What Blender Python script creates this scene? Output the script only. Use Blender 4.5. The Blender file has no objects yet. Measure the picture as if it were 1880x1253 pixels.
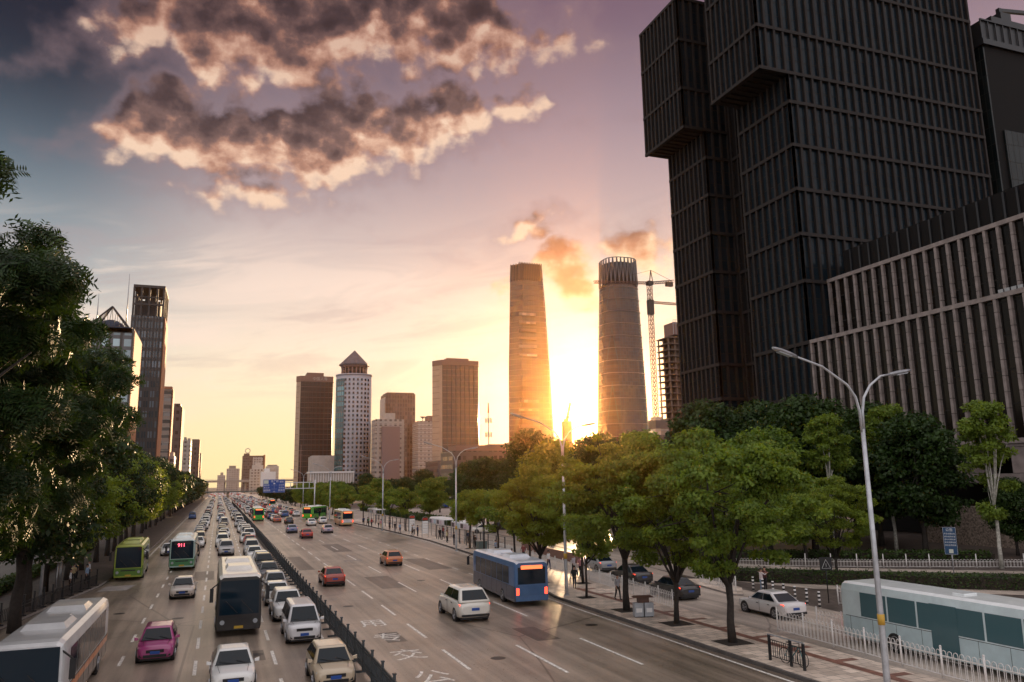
import bpy, bmesh, math, random
import numpy as np
from mathutils import Vector, Matrix
random.seed(11)
SC = bpy.context.scene
COL = SC.collection
PI = math.pi
rad = math.radians

# ------------------------------------------------------------ camera
cam_d = bpy.data.cameras.new("camera"); cam = bpy.data.objects.new("camera", cam_d); COL.objects.link(cam)
cam_d.sensor_width = 36.0; cam_d.lens = 27.383; cam_d.clip_start = .1; cam_d.clip_end = 20000
cam.matrix_world = Matrix(((0.9375457, -0.0457525, -0.3448400, 0.0), (-0.3474376, -0.1721073, -0.9217733, 0.0),
                           (-0.0171760, 0.9840151, -0.1772546, 8.5), (0, 0, 0, 1)))
SC.camera = cam

# ------------------------------------------------------------ colour management
SC.view_settings.view_transform = 'Standard'; SC.view_settings.look = 'None'
SC.view_settings.exposure = 0.6; SC.view_settings.gamma = 1.0
SC.cycles.use_denoising = True
SC.cycles.max_bounces = 6; SC.cycles.diffuse_bounces = 3; SC.cycles.glossy_bounces = 3
SC.cycles.transparent_max_bounces = 6; SC.cycles.transmission_bounces = 4; SC.cycles.volume_bounces = 0
SC.cycles.sample_clamp_indirect = 6.0; SC.cycles.caustics_reflective = False; SC.cycles.caustics_refractive = False

SUN_AZ, SUN_EL = 26.6, 4.3          # degrees east of the road axis (+Y), above the horizon

def lin(c):
    return tuple(((v / 255) / 12.92 if v / 255 <= .04045 else ((v / 255 + .055) / 1.055) ** 2.4) for v in c)

class NB:
    """small node-expression builder"""
    def __init__(s, nt): s.nt = nt
    def node(s, t, **k):
        n = s.nt.nodes.new(t)
        for a, b in k.items(): setattr(n, a, b)
        return n
    def put(s, sock, v):
        if isinstance(v, bpy.types.NodeSocket): s.nt.links.new(v, sock)
        elif isinstance(v, (tuple, list)) and len(v) == 3 and sock.type == 'RGBA': sock.default_value = (*v, 1)
        else: sock.default_value = v
    def m(s, op, *a, clamp=False):
        n = s.node('ShaderNodeMath', operation=op, use_clamp=clamp)
        for i, v in enumerate(a): s.put(n.inputs[i], v)
        return n.outputs[0]
    def vm(s, op, *a):
        n = s.node('ShaderNodeVectorMath', operation=op)
        for i, v in enumerate(a): s.put(n.inputs[i], v)
        return n.outputs['Value' if op in ('LENGTH', 'DOT_PRODUCT') else 'Vector']
    def mix(s, f, a, b, t='RGBA', blend='MIX'):
        n = s.node('ShaderNodeMix', data_type=t)
        if t == 'RGBA': n.blend_type = blend; ia, ib, o = n.inputs[6], n.inputs[7], n.outputs[2]
        else: ia, ib, o = n.inputs[2], n.inputs[3], n.outputs[0]
        s.put(n.inputs[0], f); s.put(ia, a); s.put(ib, b); return o
    def sm(s, v, a, b, c=0.0, d=1.0):
        n = s.node('ShaderNodeMapRange', interpolation_type='SMOOTHSTEP')
        for i, x in enumerate((v, a, b, c, d)): s.put(n.inputs[i], x)
        return n.outputs[0]
    def noise(s, vec, scale, detail=4, rough=.55, dist=0.0):
        n = s.node('ShaderNodeTexNoise'); s.put(n.inputs['Vector'], vec); n.inputs['Scale'].default_value = scale
        n.inputs['Detail'].default_value = detail; n.inputs['Roughness'].default_value = rough; n.inputs['Distortion'].default_value = dist
        return n.outputs[0]
    def xyz(s, v):
        n = s.node('ShaderNodeSeparateXYZ'); s.put(n.inputs[0], v); return n.outputs
    def cxyz(s, x, y, z):
        n = s.node('ShaderNodeCombineXYZ')
        for i, v in enumerate((x, y, z)): s.put(n.inputs[i], v)
        return n.outputs[0]
    def ramp(s, f, stops, interp='LINEAR'):
        n = s.node('ShaderNodeValToRGB'); cr = n.color_ramp; cr.interpolation = interp
        while len(cr.elements) > 1: cr.elements.remove(cr.elements[-1])
        for i, (p, c) in enumerate(stops):
            e = cr.elements[0] if i == 0 else cr.elements.new(p)
            e.position = p; e.color = (*c, 1) if len(c) == 3 else c
        s.put(n.inputs[0], f); return n.outputs[0]

# ------------------------------------------------------------ world: evening sky with lit cumulus
SKY_FILL = 0.80      # unseen sky overhead and behind the camera, raised as fill light for the street
W = bpy.data.worlds.new("World"); SC.world = W; W.use_nodes = True
wt = W.node_tree; wt.nodes.clear(); g = NB(wt)
out = g.node('ShaderNodeOutputWorld'); bg = g.node('ShaderNodeBackground'); wt.links.new(bg.outputs[0], out.inputs[0])
dirv = g.vm('NORMALIZE', g.node('ShaderNodeTexCoord').outputs['Generated'])
dx, dy, dz = g.xyz(dirv)
D2 = 180 / PI
az = g.m('MULTIPLY', g.m('ARCTAN2', dx, dy), D2)
el = g.m('MULTIPLY', g.m('ARCSINE', dz), D2)
E = lambda d: max(0., min(1., (d + 5) / 95))
t = g.m('DIVIDE', g.m('ADD', el, 5.0), 95.0, clamp=True)
def rmp(*st): return g.ramp(t, [(E(a), lin(c)) for a, c in st], 'B_SPLINE')
left = rmp((-5, (236, 214, 158)), (1, (238, 219, 166)), (4, (236, 220, 178)), (7, (222, 212, 188)), (10, (204, 202, 192)), (13, (166, 172, 174)), (17, (128, 142, 150)), (21, (84, 100, 114)), (25, (42, 52, 66)), (29, (24, 28, 44)), (34, (28, 28, 42)), (45, (80, 80, 96)), (60, (190, 188, 196)), (90, (215, 212, 216)))
mid = rmp((-5, (238, 216, 158)), (1, (239, 220, 166)), (5, (238, 223, 184)), (8, (236, 224, 198)), (11, (224, 210, 194)), (15, (204, 190, 182)), (19, (180, 166, 166)), (23, (150, 138, 144)), (27, (116, 104, 116)), (31, (72, 66, 84)), (36, (60, 54, 70)), (46, (110, 104, 120)), (60, (200, 192, 196)), (90, (215, 212, 216)))
right = rmp((-5, (242, 218, 166)), (2, (248, 230, 192)), (8, (240, 222, 198)), (12, (234, 214, 194)), (16, (206, 184, 174)), (20, (182, 160, 160)), (25, (156, 136, 144)), (30, (128, 108, 120)), (34, (104, 80, 98)), (46, (130, 108, 120)), (60, (205, 190, 192)), (90, (215, 212, 216)))
base = g.mix(g.sm(az, -12, 4), left, mid); base = g.mix(g.sm(az, 6, 26), base, right)
# high thin cirrus streaks
v = g.cxyz(g.m('ADD', g.m('MULTIPLY', az, .07), g.m('MULTIPLY', el, .02)), g.m('ADD', g.m('MULTIPLY', el, .42), g.m('MULTIPLY', az, -.06)), 0.0)
cn = g.node('ShaderNodeTexNoise', noise_dimensions='2D'); g.put(cn.inputs['Vector'], v); cn.inputs['Scale'].default_value = 1.0; cn.inputs['Detail'].default_value = 6; cn.inputs['Roughness'].default_value = .6; cn.inputs['Distortion'].default_value = .5; ci = cn.outputs[0]
cm = g.m('MULTIPLY', g.sm(ci, .47, .68), g.m('MULTIPLY', g.sm(el, 2, 8), g.sm(el, 19, 13)))
base = g.mix(g.m('MULTIPLY', cm, .55), base, lin((236, 216, 200)))
cm2 = g.m('MULTIPLY', g.sm(ci, .5, .32), g.m('MULTIPLY', g.sm(el, 4, 9), g.sm(el, 26, 15)))
base = g.mix(g.m('MULTIPLY', cm2, .30), base, lin((164, 148, 150)))
# sun glow
sdir = Vector((math.sin(rad(SUN_AZ)) * math.cos(rad(4.0)), math.cos(rad(SUN_AZ)) * math.cos(rad(4.0)), math.sin(rad(4.0))))
ang = g.m('MULTIPLY', g.m('ARCCOSINE', g.m('MINIMUM', g.vm('DOT_PRODUCT', dirv, tuple(sdir)), 1.0)), D2)
def addglow(col, w, k, c):
    e_ = g.m('MULTIPLY', g.m('EXPONENT', g.m('MULTIPLY', g.m('POWER', g.m('DIVIDE', ang, w), 2.0), -1.0)), k)
    n = g.node('ShaderNodeVectorMath', operation='SCALE'); n.inputs[0].default_value = c; g.put(n.inputs['Scale'], e_)
    return g.vm('ADD', col, n.outputs[0])
glow = addglow(addglow(addglow((0, 0, 0), 2.3, 9.0, (1, .55, .16)), 6.5, .85, (1, .70, .36)), 12.0, .10, (1, .62, .40))
# cumulus density field (azimuth, elevation in degrees)
BL = [(24.4, 15.2, 3.0, 2.6, -25, 1.5), (22.4, 18.3, 2.4, .9, 20, 1.0), (30.3, 16.4, 3.2, 1.7, -12, 1.3), (19.9, 13.6, 1.4, 1.0, 0, .8), (26.0, 13.0, 1.5, 1.6, 0, .8), (1.6, 20.1, 4.0, 1.0, -3, .8)]
BANK_A = [(-9.2, 22.1, 22.2), (-6.8, 21.5, 26.4), (-4.5, 21.2, 27.0), (-2.2, 21.1, 26.2), (0.2, 21.1, 25.6), (2.5, 21.2, 26.5), (4.8, 20.7, 27.2), (7.1, 21.4, 27.7), (9.5, 22.2, 27.6), (11.8, 22.8, 26.9), (14.1, 23.6, 28.0), (16.4, 24.4, 29.1), (18.8, 25.3, 27.4), (21.1, 26.0, 28.3), (23.4, 27.1, 27.3)]
BANK_B = [(-10.1, 29.0, 29.2), (-7.4, 28.5, 31.6), (-4.7, 28.2, 34.0), (-2.0, 27.0, 35.4), (0.6, 26.9, 36.8), (3.3, 27.1, 37.5), (6.0, 27.6, 37.5), (8.7, 28.4, 37.6), (11.4, 29.4, 37.6), (14.1, 29.0, 37.7), (16.7, 28.9, 36.8), (19.4, 29.2, 35.3), (22.1, 29.7, 31.8), (24.8, 30.2, 32.0), (27.5, 31.3, 31.5)]
cg = bpy.data.node_groups.new("cloud_density", 'ShaderNodeTree')
cg.interface.new_socket("P", in_out='INPUT', socket_type='NodeSocketVector')
cg.interface.new_socket("D", in_out='OUTPUT', socket_type='NodeSocketFloat')
c = NB(cg); gi = c.node('NodeGroupInput'); go = c.node('NodeGroupOutput')
P0 = gi.outputs[0]
def nz2(vec, scale, detail, rough=.55):
    n = c.node('ShaderNodeTexNoise', noise_dimensions='2D'); c.put(n.inputs['Vector'], vec); n.inputs['Scale'].default_value = scale
    n.inputs['Detail'].default_value = detail; n.inputs['Roughness'].default_value = rough; return n
wv = c.vm('SUBTRACT', nz2(P0, .42, 2).outputs['Color'], (.5, .5, .5))
PW = c.vm('ADD', P0, c.vm('MULTIPLY', wv, (2.6, 2.0, 0)))
px_, py_, _z = c.xyz(PW)
def bank(tab, s_):
    rp = c.ramp(c.m('DIVIDE', c.m('ADD', px_, 20.0), 60.0), [(0, (.5, .3, 0))] + [((a + 20) / 60, (lo / 50, hi / 50, 1.0)) for a, lo, hi in tab] + [((tab[-1][0] + 21.5) / 60, (tab[-1][1] / 50, (tab[-1][1] - 3) / 50, 0))])
    r_, g_, b_ = c.xyz(rp)
    lo = c.m('SUBTRACT', py_, c.m('MULTIPLY', r_, 50.0)); hi = c.m('SUBTRACT', c.m('MULTIPLY', g_, 50.0), py_)
    return c.m('MULTIPLY', c.m('SMOOTH_MIN', lo, hi, 1.2), s_)
acc = c.m('SMOOTH_MAX', c.m('ADD', bank(BANK_A, .55), .08), c.m('ADD', bank(BANK_B, .40), .12), .5)
for (a, e_, ra, re, ro, s_) in BL:
    mp = c.node('ShaderNodeMapping', vector_type='TEXTURE'); c.put(mp.inputs[0], PW)
    mp.inputs['Location'].default_value = (a, e_, 0); mp.inputs['Rotation'].default_value = (0, 0, rad(ro)); mp.inputs['Scale'].default_value = (ra, re, 1)
    acc = c.m('MAXIMUM', acc, c.m('MULTIPLY', c.m('SUBTRACT', 1.0, c.vm('LENGTH', mp.outputs[0])), s_))
acc = c.m('MINIMUM', acc, 1.25)
PS = c.vm('MULTIPLY', P0, (1, 1.35, 1))
n1 = nz2(PS, .34, 8, .60).outputs[0]
vo = c.node('ShaderNodeTexVoronoi', feature='F1', voronoi_dimensions='2D'); c.put(vo.inputs['Vector'], c.vm('ADD', PS, c.vm('MULTIPLY', wv, (1.6, 1.6, 0)))); vo.inputs['Scale'].default_value = .5
vv = c.m('SUBTRACT', .45, vo.outputs['Distance'])
dd = c.m('ADD', acc, c.m('ADD', c.m('MULTIPLY', c.m('SUBTRACT', n1, .5), 2.0), c.m('MULTIPLY', vv, .85)))
c.nt.links.new(dd, go.inputs[0])
def dens(vec):
    n = g.node('ShaderNodeGroup'); n.node_tree = cg; g.put(n.inputs[0], vec); return n.outputs[0]
PV = g.cxyz(az, el, 0.0)
d0 = dens(PV)
d1 = dens(g.vm('ADD', g.vm('ADD', PV, g.m('MULTIPLY', d0, 1e-7)), (.55, -1.15, 0)))       # toward the sun: lower right
alpha = g.m('MULTIPLY', g.sm(d0, -.12, .72), g.sm(el, 9, 12))
lit = g.m('MULTIPLY', g.m('SUBTRACT', d0, d1), .56)
thin = g.sm(d0, 1.6, .0)
sh = g.m('ADD', g.m('ADD', lit, g.m('MULTIPLY', thin, .42)), .26, clamp=True)
ccol = g.ramp(sh, [(0, lin((52, 40, 44))), (.22, lin((72, 57, 59))), (.48, lin((112, 88, 84))), (.66, lin((164, 122, 104))), (.84, lin((206, 166, 142))), (1, lin((228, 198, 172)))])
deep = g.ramp(sh, [(0, lin((190, 118, 82))), (.5, lin((226, 156, 112))), (1, lin((255, 222, 180)))])
ccol = g.mix(g.m('MULTIPLY', g.sm(el, 20, 15), g.sm(az, 16, 20)), ccol, deep)
upd = g.m('MULTIPLY', g.sm(el, 25, 31), .55)
ccol = g.mix(upd, ccol, g.vm('MULTIPLY', ccol, (.55, .46, .50)))
sky = g.vm('ADD', base, glow)
veil = g.m('MULTIPLY', g.sm(d0, -1.3, .4), g.m('MULTIPLY', g.sm(el, 15, 21), .42))
sky = g.mix(veil, sky, lin((140, 116, 120)))
sky = g.mix(g.m('MULTIPLY', alpha, .96), sky, ccol)
# darker, duller sky towards the upper corners of the west; pale fill sky added overhead and behind
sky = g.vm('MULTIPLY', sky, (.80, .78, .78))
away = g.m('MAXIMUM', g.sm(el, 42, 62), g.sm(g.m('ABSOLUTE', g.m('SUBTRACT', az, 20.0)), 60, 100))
pale = g.vm('MULTIPLY', lin((226, 220, 222)), (SKY_FILL, SKY_FILL, SKY_FILL))
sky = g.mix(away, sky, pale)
ns = g.node('ShaderNodeTexSky', sky_type='NISHITA'); ns.sun_disc = False; ns.sun_elevation = rad(SUN_EL); ns.sun_rotation = rad(SUN_AZ)
nsk = g.vm('MULTIPLY', ns.outputs[0], (.004, .004, .004))
sky = g.vm('ADD', sky, nsk)
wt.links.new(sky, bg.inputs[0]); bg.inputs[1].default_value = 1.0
W.cycles.sampling_method = 'MANUAL'; W.cycles.sample_map_resolution = 1024

# ------------------------------------------------------------ sun
sd = bpy.data.lights.new("sun", 'SUN'); sd.energy = 5.0; sd.angle = rad(0.6); sd.color = (1.0, .66, .36)
so = bpy.data.objects.new("sun", sd); COL.objects.link(so)
sv = Vector((math.sin(rad(SUN_AZ)) * math.cos(rad(SUN_EL)), math.cos(rad(SUN_AZ)) * math.cos(rad(SUN_EL)), math.sin(rad(SUN_EL))))
so.rotation_euler = sv.to_track_quat('Z', 'Y').to_euler(); so.location = (60, 120, 60)
# ------------------------------------------------------------ helpers
def tag(o, label=None, cat=None, group=None, kind=None):
    if label: o['label'] = label
    if cat: o['category'] = cat
    if group: o['group'] = group
    if kind: o['kind'] = kind
    return o
def empty(name, loc=(0, 0, 0), rz=0.0, label=None, cat=None, group=None):
    o = bpy.data.objects.new(name, None); COL.objects.link(o); o.location = loc; o.rotation_euler = (0, 0, rz)
    o.empty_display_size = .2
    return tag(o, label, cat, group)
class MB:
    """collects shapes into one mesh; mats: list of materials, faces carry an index"""
    def __init__(s): s.v = []; s.f = []; s.mi = []; s.sm = []
    def add(s, vs, fs, mi=0, smooth=False):
        b = len(s.v); s.v += [tuple(v) for v in vs]; s.f += [tuple(b + i for i in f) for f in fs]
        s.mi += [mi] * len(fs); s.sm += [smooth] * len(fs); return s
    def box(s, x0, x1, y0, y1, z0, z1, mi=0):
        return s.add([(x0, y0, z0), (x1, y0, z0), (x1, y1, z0), (x0, y1, z0), (x0, y0, z1), (x1, y0, z1), (x1, y1, z1), (x0, y1, z1)],
                     [(0, 3, 2, 1), (4, 5, 6, 7), (0, 1, 5, 4), (1, 2, 6, 5), (2, 3, 7, 6), (3, 0, 4, 7)], mi)
    def bar(s, a, b, w, h=None, mi=0):
        a, b = Vector(a), Vector(b); d = (b - a); 
        if d.length < 1e-6: return s
        d.normalize(); u = Vector((0, 0, 1)) if abs(d.z) < .95 else Vector((1, 0, 0)); r = d.cross(u).normalized(); u = r.cross(d)
        h = h or w; r *= w / 2; u *= h / 2
        vs = [a - r - u, a + r - u, a + r + u, a - r + u, b - r - u, b + r - u, b + r + u, b - r + u]
        return s.add(vs, [(0, 1, 2, 3), (7, 6, 5, 4), (0, 4, 5, 1), (1, 5, 6, 2), (2, 6, 7, 3), (3, 7, 4, 0)], mi)
    def tube(s, pts, rs, n=8, mi=0, cap=True, smooth=True):
        pts = [Vector(p) for p in pts]
        if not isinstance(rs, (list, tuple)): rs = [rs] * len(pts)
        rings = []; prev = None
        for i, p in enumerate(pts):
            d = (pts[min(i + 1, len(pts) - 1)] - pts[max(i - 1, 0)]).normalized()
            u = prev if prev is not None and abs(prev.dot(d)) < .95 else (Vector((1, 0, 0)) if abs(d.x) < .8 else Vector((0, 1, 0)))
            r = (u - d * u.dot(d)).normalized(); prev = r; q = d.cross(r)
            rings.append([p + (r * math.cos(2 * PI * k / n) + q * math.sin(2 * PI * k / n)) * rs[i] for k in range(n)])
        s.loft(rings, mi, cap, smooth); return s
    def loft(s, rings, mi=0, cap=True, smooth=True, closed=True):
        n = len(rings[0]); vs = [v for r in rings for v in r]; fs = []
        for i in range(len(rings) - 1):
            for k in range(n if closed else n - 1):
                a = i * n + k; b = i * n + (k + 1) % n; fs.append((a, b, b + n, a + n))
        s.add(vs, fs, mi, smooth)
        if cap and closed:
            b = len(s.v) - len(vs)
            s.f.append(tuple(b + k for k in reversed(range(n)))); s.f.append(tuple(b + (len(rings) - 1) * n + k for k in range(n)))
            s.mi += [mi, mi]; s.sm += [False, False]
        return s
    def cyl(s, c, r, z0, z1, n=16, mi=0, r1=None, smooth=True):
        r1 = r if r1 is None else r1
        return s.loft([[(c[0] + r * math.cos(2 * PI * k / n), c[1] + r * math.sin(2 * PI * k / n), z0) for k in range(n)],
                       [(c[0] + r1 * math.cos(2 * PI * k / n), c[1] + r1 * math.sin(2 * PI * k / n), z1) for k in range(n)]], mi, True, smooth)
    def disc_x(s, x0, x1, y, z, r, n=16, mi=0, smooth=True):
        return s.loft([[(x0, y + r * math.cos(2 * PI * k / n), z + r * math.sin(2 * PI * k / n)) for k in range(n)],
                       [(x1, y + r * math.cos(2 * PI * k / n), z + r * math.sin(2 * PI * k / n)) for k in range(n)]], mi, True, smooth)
    def mesh(s, name, mats):
        me = bpy.data.meshes.new(name); me.from_pydata([tuple(v) for v in s.v], [], s.f)
        for m_ in (mats if isinstance(mats, (list, tuple)) else [mats]): me.materials.append(m_)
        me.polygons.foreach_set('material_index', s.mi); me.polygons.foreach_set('use_smooth', s.sm); me.update(); return me
    def build(s, name, mats, parent=None, **k):
        return link(name, s.mesh(name, mats), parent, **k)
def link(name, me, parent=None, loc=None, **k):
    o = bpy.data.objects.new(name, me); COL.objects.link(o)
    if parent: o.parent = parent
    if loc: o.location = loc
    if parent is not None and 'kind' not in k: return o if not k else tag(o, **k)
    return tag(o, **k)
CH = {}
def children(o): return CH.get(o.name, [])
def index_children():
    CH.clear()
    for o in bpy.data.objects:
        if o.parent: CH.setdefault(o.parent.name, []).append(o)
def copy_tree(o, parent=None, color=None, skip=()):
    c_ = o.copy(); COL.objects.link(c_)
    if parent: c_.parent = parent
    if color: c_.color = color
    for ch in kids[o]:
        if ch.name.split('.')[0] in skip: continue
        kids.setdefault(c_, []).append(copy_tree(ch, c_, color, skip))
    kids.setdefault(c_, [])
    return c_
kids = {}
def note_kids(o):
    kids[o] = [x for x in bpy.data.objects if x.parent == o]
    for x in kids[o]: note_kids(x)

# ------------------------------------------------------------ materials
MAT = {}
def mat(name, col=(.5, .5, .5), rough=.6, metal=0.0, spec=.5, emit=None, es=0.0, coat=0.0, objcol=False, noise=None, bump=None, alpha=None, trans=None):
    m_ = bpy.data.materials.new(name); m_.use_nodes = True; n = m_.node_tree; b = n.nodes['Principled BSDF']; k = NB(n)
    b.inputs['Base Color'].default_value = (*col, 1); b.inputs['Roughness'].default_value = rough; b.inputs['Metallic'].default_value = metal
    b.inputs['Specular IOR Level'].default_value = spec; b.inputs['Coat Weight'].default_value = coat; b.inputs['Coat Roughness'].default_value = .08
    if emit: b.inputs['Emission Color'].default_value = (*emit, 1); b.inputs['Emission Strength'].default_value = es
    cs = None
    if objcol: cs = k.node('ShaderNodeObjectInfo').outputs['Color']
    pos = None
    if noise:
        sc, amt, det = noise; pos = k.node('ShaderNodeTexCoord').outputs['Object']
        nz = k.noise(pos, sc, det, .6)
        f = k.sm(nz, .25, .75, 1 - amt, 1 + amt)
        src = cs if cs is not None else (*col, 1)
        nn = k.node('ShaderNodeVectorMath', operation='SCALE')
        if cs is not None: n.links.new(cs, nn.inputs[0])
        else: nn.inputs[0].default_value = col
        n.links.new(f, nn.inputs['Scale']); cs = nn.outputs[0]
    if cs is not None: n.links.new(cs, b.inputs['Base Color'])
    if bump:
        sc, st, ds = bump; pos = pos or k.node('ShaderNodeTexCoord').outputs['Object']
        bp = k.node('ShaderNodeBump'); bp.inputs['Strength'].default_value = st; bp.inputs['Distance'].default_value = ds
        n.links.new(k.noise(pos, sc, 5, .6), bp.inputs['Height']); n.links.new(bp.outputs[0], b.inputs['Normal'])
    MAT[name] = m_; return m_

def asphalt(name, col, seed=0.0, wear=.35, rough=.55, tracks=True):
    m_ = bpy.data.materials.new(name); m_.use_nodes = True; n = m_.node_tree; b = n.nodes['Principled BSDF']; k = NB(n)
    pos = k.vm('ADD', k.node('ShaderNodeNewGeometry').outputs['Position'], (seed, seed * 2, 0)); x, y, z = k.xyz(pos)
    big = k.noise(pos, .11, 5, .6); grain = k.noise(pos, 9.0, 3, .7); fine = k.noise(pos, 34.0, 2, .6)
    st = k.noise(k.cxyz(k.m('MULTIPLY', x, 1.6), k.m('MULTIPLY', y, .035), 0.0), 1.0, 5, .6)
    f = k.m('ADD', k.m('MULTIPLY', k.sm(big, .3, .7), wear), k.m('MULTIPLY', k.sm(st, .3, .7), wear * (1.2 if tracks else .2)))
    f = k.m('ADD', f, k.m('MULTIPLY', k.m('SUBTRACT', grain, .5), 1.6)); f = k.m('ADD', f, k.m('MULTIPLY', k.m('SUBTRACT', fine, .5), 1.5))
    if tracks:
        tr = k.m('MULTIPLY', k.m('ADD', k.m('COSINE', k.m('MULTIPLY', k.m('ADD', x, .4), 2 * PI / 1.83)), 1.0), .5)
        f = k.m('SUBTRACT', f, k.m('MULTIPLY', k.m('MULTIPLY', tr, k.sm(st, .2, .7)), .42))
        oil = k.noise(k.cxyz(k.m('MULTIPLY', x, 1.1), k.m('MULTIPLY', y, .3), 3.0), 1.0, 3); f = k.m('SUBTRACT', f, k.m('MULTIPLY', k.sm(oil, .62, .72), .3))
    # sealed cracks and patch joints
    vo = k.node('ShaderNodeTexVoronoi', feature='DISTANCE_TO_EDGE'); k.put(vo.inputs['Vector'], k.vm('ADD', pos, k.vm('MULTIPLY', k.vm('SUBTRACT', k.node('ShaderNodeTexNoise').outputs['Color'], (.5, .5, .5)), (2, 2, 0)))); vo.inputs['Scale'].default_value = .055
    crack = k.sm(vo.outputs['Distance'], .0035, .0015)
    sc = k.node('ShaderNodeVectorMath', operation='SCALE'); sc.inputs[0].default_value = col; k.put(sc.inputs['Scale'], k.m('ADD', .72, f))
    cc = k.mix(k.m('MULTIPLY', crack, .6), sc.outputs[0], tuple(v * .35 for v in col))
    n.links.new(cc, b.inputs['Base Color'])
    n.links.new(k.m('ADD', rough, k.m('MULTIPLY', k.m('SUBTRACT', grain, .5), .35)), b.inputs['Roughness'])
    bp = k.node('ShaderNodeBump'); bp.inputs['Strength'].default_value = .5; bp.inputs['Distance'].default_value = .01
    n.links.new(k.m('ADD', grain, fine), bp.inputs['Height']); n.links.new(bp.outputs[0], b.inputs['Normal'])
    b.inputs['Specular IOR Level'].default_value = .5
    MAT[name] = m_; return m_
def paving(name, col, sx, sy, joint=.35, rough=.5, var=.25):
    m_ = bpy.data.materials.new(name); m_.use_nodes = True; n = m_.node_tree; b = n.nodes['Principled BSDF']; k = NB(n)
    pos = k.node('ShaderNodeNewGeometry').outputs['Position']
    br = k.node('ShaderNodeTexBrick'); k.put(br.inputs['Vector'], pos); br.inputs['Scale'].default_value = 1.0
    br.inputs['Brick Width'].default_value = sx; br.inputs['Row Height'].default_value = sy; br.inputs['Mortar Size'].default_value = .018
    br.inputs['Color1'].default_value = (*[v * (1 - var) for v in col], 1); br.inputs['Color2'].default_value = (*[min(1, v * (1 + var)) for v in col], 1)
    br.inputs['Mortar'].default_value = (*[v * joint for v in col], 1)
    nz = k.noise(pos, .35, 5, .65)
    cc = k.mix(1.0, br.outputs[0], k.ramp(nz, [(.25, (.6, .56, .52)), (.7, (1.1, 1.08, 1.05))]), blend='MULTIPLY')
    n.links.new(cc, b.inputs['Base Color']); b.inputs['Roughness'].default_value = rough
    MAT[name] = m_; return m_
asphalt('asphalt', (.18, .142, .112), 0, .9, .33)
asphalt('service_asphalt', (.40, .335, .285), 31, .5, .42)
asphalt('ground_mat', (.13, .115, .10), 77, .5, .7, False)
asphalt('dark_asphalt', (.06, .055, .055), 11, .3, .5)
asphalt('dark_patch', (.085, .068, .056), 5, .6, .4)
paving('paving_pale', (.76, .65, .56), .6, .6)
paving('paving_red', (.26, .12, .085), .3, .3, .6)
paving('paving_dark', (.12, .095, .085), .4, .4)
mat('kerb', (.33, .30, .28), .7, noise=(1.5, .25, 4))
mat('kerb_dark', (.10, .09, .085), .8, noise=(1.5, .25, 4))
mat('road_paint', (.76, .73, .68), .55, noise=(7, .5, 6))
mat('soil', (.035, .027, .02), .95, noise=(6, .4, 5))
mat('stone', (.42, .33, .30), .75, noise=(1.2, .18, 5))
mat('stone_wall', (.34, .27, .22), .9, noise=(4.5, .75, 6), bump=(5, .8, .1))
mat('glass_dark', (.012, .015, .018), .06, spec=.8)
mat('metal_white', (.68, .68, .70), .35, .3, noise=(3, .12, 4))
mat('metal_grey', (.32, .33, .35), .35, .6, noise=(4, .15, 4))
mat('metal_dark', (.03, .032, .036), .4, .5)
mat('white_paint', (.78, .76, .74), .45, noise=(6, .08, 4))
mat('black_plastic', (.014, .014, .016), .45)
mat('rubber', (.018, .018, .018), .8)
mat('rim', (.42, .42, .44), .3, .9)
mat('carpaint', (.5, .5, .5), .28, .0, .6, coat=.8, objcol=True)
mat('carglass', (.006, .012, .018), .06, spec=.35)
mat('busglass', (.006, .02, .035), .06, spec=.35)
mat('lamp_off', (.40, .43, .47), .08, spec=.8)
mat('lamp_on', (.9, .9, 1), .2, emit=(.85, .80, 1), es=2.5)
mat('tail_off', (.30, .012, .010), .2, spec=.7)
mat('tail_on', (.5, .02, .01), .2, emit=(1, .07, .03), es=2.2)
mat('plate_blue', (.02, .08, .35), .4)
mat('plate_yellow', (.55, .35, .04), .5)
mat('led_red', (.02, .01, .01), .4, emit=(1, .10, .16), es=3.0)
mat('led_orange', (.02, .01, .01), .4, emit=(1, .16, .05), es=1.6)
# ------------------------------------------------------------ ground, carriageways, pavements
def sheet(name, pts, z, m_, thick=0.0, side=None, kind='structure', **k):
    """flat polygon (counter-clockwise x,y) at height z; thick>0 gives real side faces down to z-thick"""
    mb = MB(); n = len(pts)
    mb.add([(x, y, z) for x, y in pts], [tuple(range(n))], 0)
    if thick:
        b = len(mb.v); mb.add([(x, y, z) for x, y in pts] + [(x, y, z - thick) for x, y in pts], [(i, (i + 1) % n, n + (i + 1) % n, n + i)[::-1] for i in range(n)], 1 if side else 0)
    return mb.build(name, [m_, side] if side else m_, kind=kind, **k)
def area2(p): return sum(p[i][0] * p[(i + 1) % len(p)][1] - p[(i + 1) % len(p)][0] * p[i][1] for i in range(len(p)))
def ccw(p): return p if area2(p) > 0 else p[::-1]
mb = MB()
S = [-6000, -1500, -400, -100, 0, 100, 400, 1500, 6000]
for i in range(8):
    for j in range(8): mb.add([(S[i], S[j], 0), (S[i + 1], S[j], 0), (S[i + 1], S[j + 1], 0), (S[i], S[j + 1], 0)], [(0, 1, 2, 3)])
mb.build('ground', MAT['ground_mat'], kind='structure')
KR = [(23.45, -30), (23.45, 50), (23.55, 55), (24.2, 59), (25.2, 64), (26.8, 74), (28.6, 92), (29.6, 115), (29.3, 140), (28.6, 168), (27.2, 190), (25, 205), (24, 215), (24, 1500)]
KL = [(-12.2, -30), (-12.2, 58), (-10.8, 69), (-9.3, 79), (-8.3, 100), (-8.2, 1500)]
sheet('road', ccw(KL + KR[::-1]), .004, MAT['asphalt'])
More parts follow.
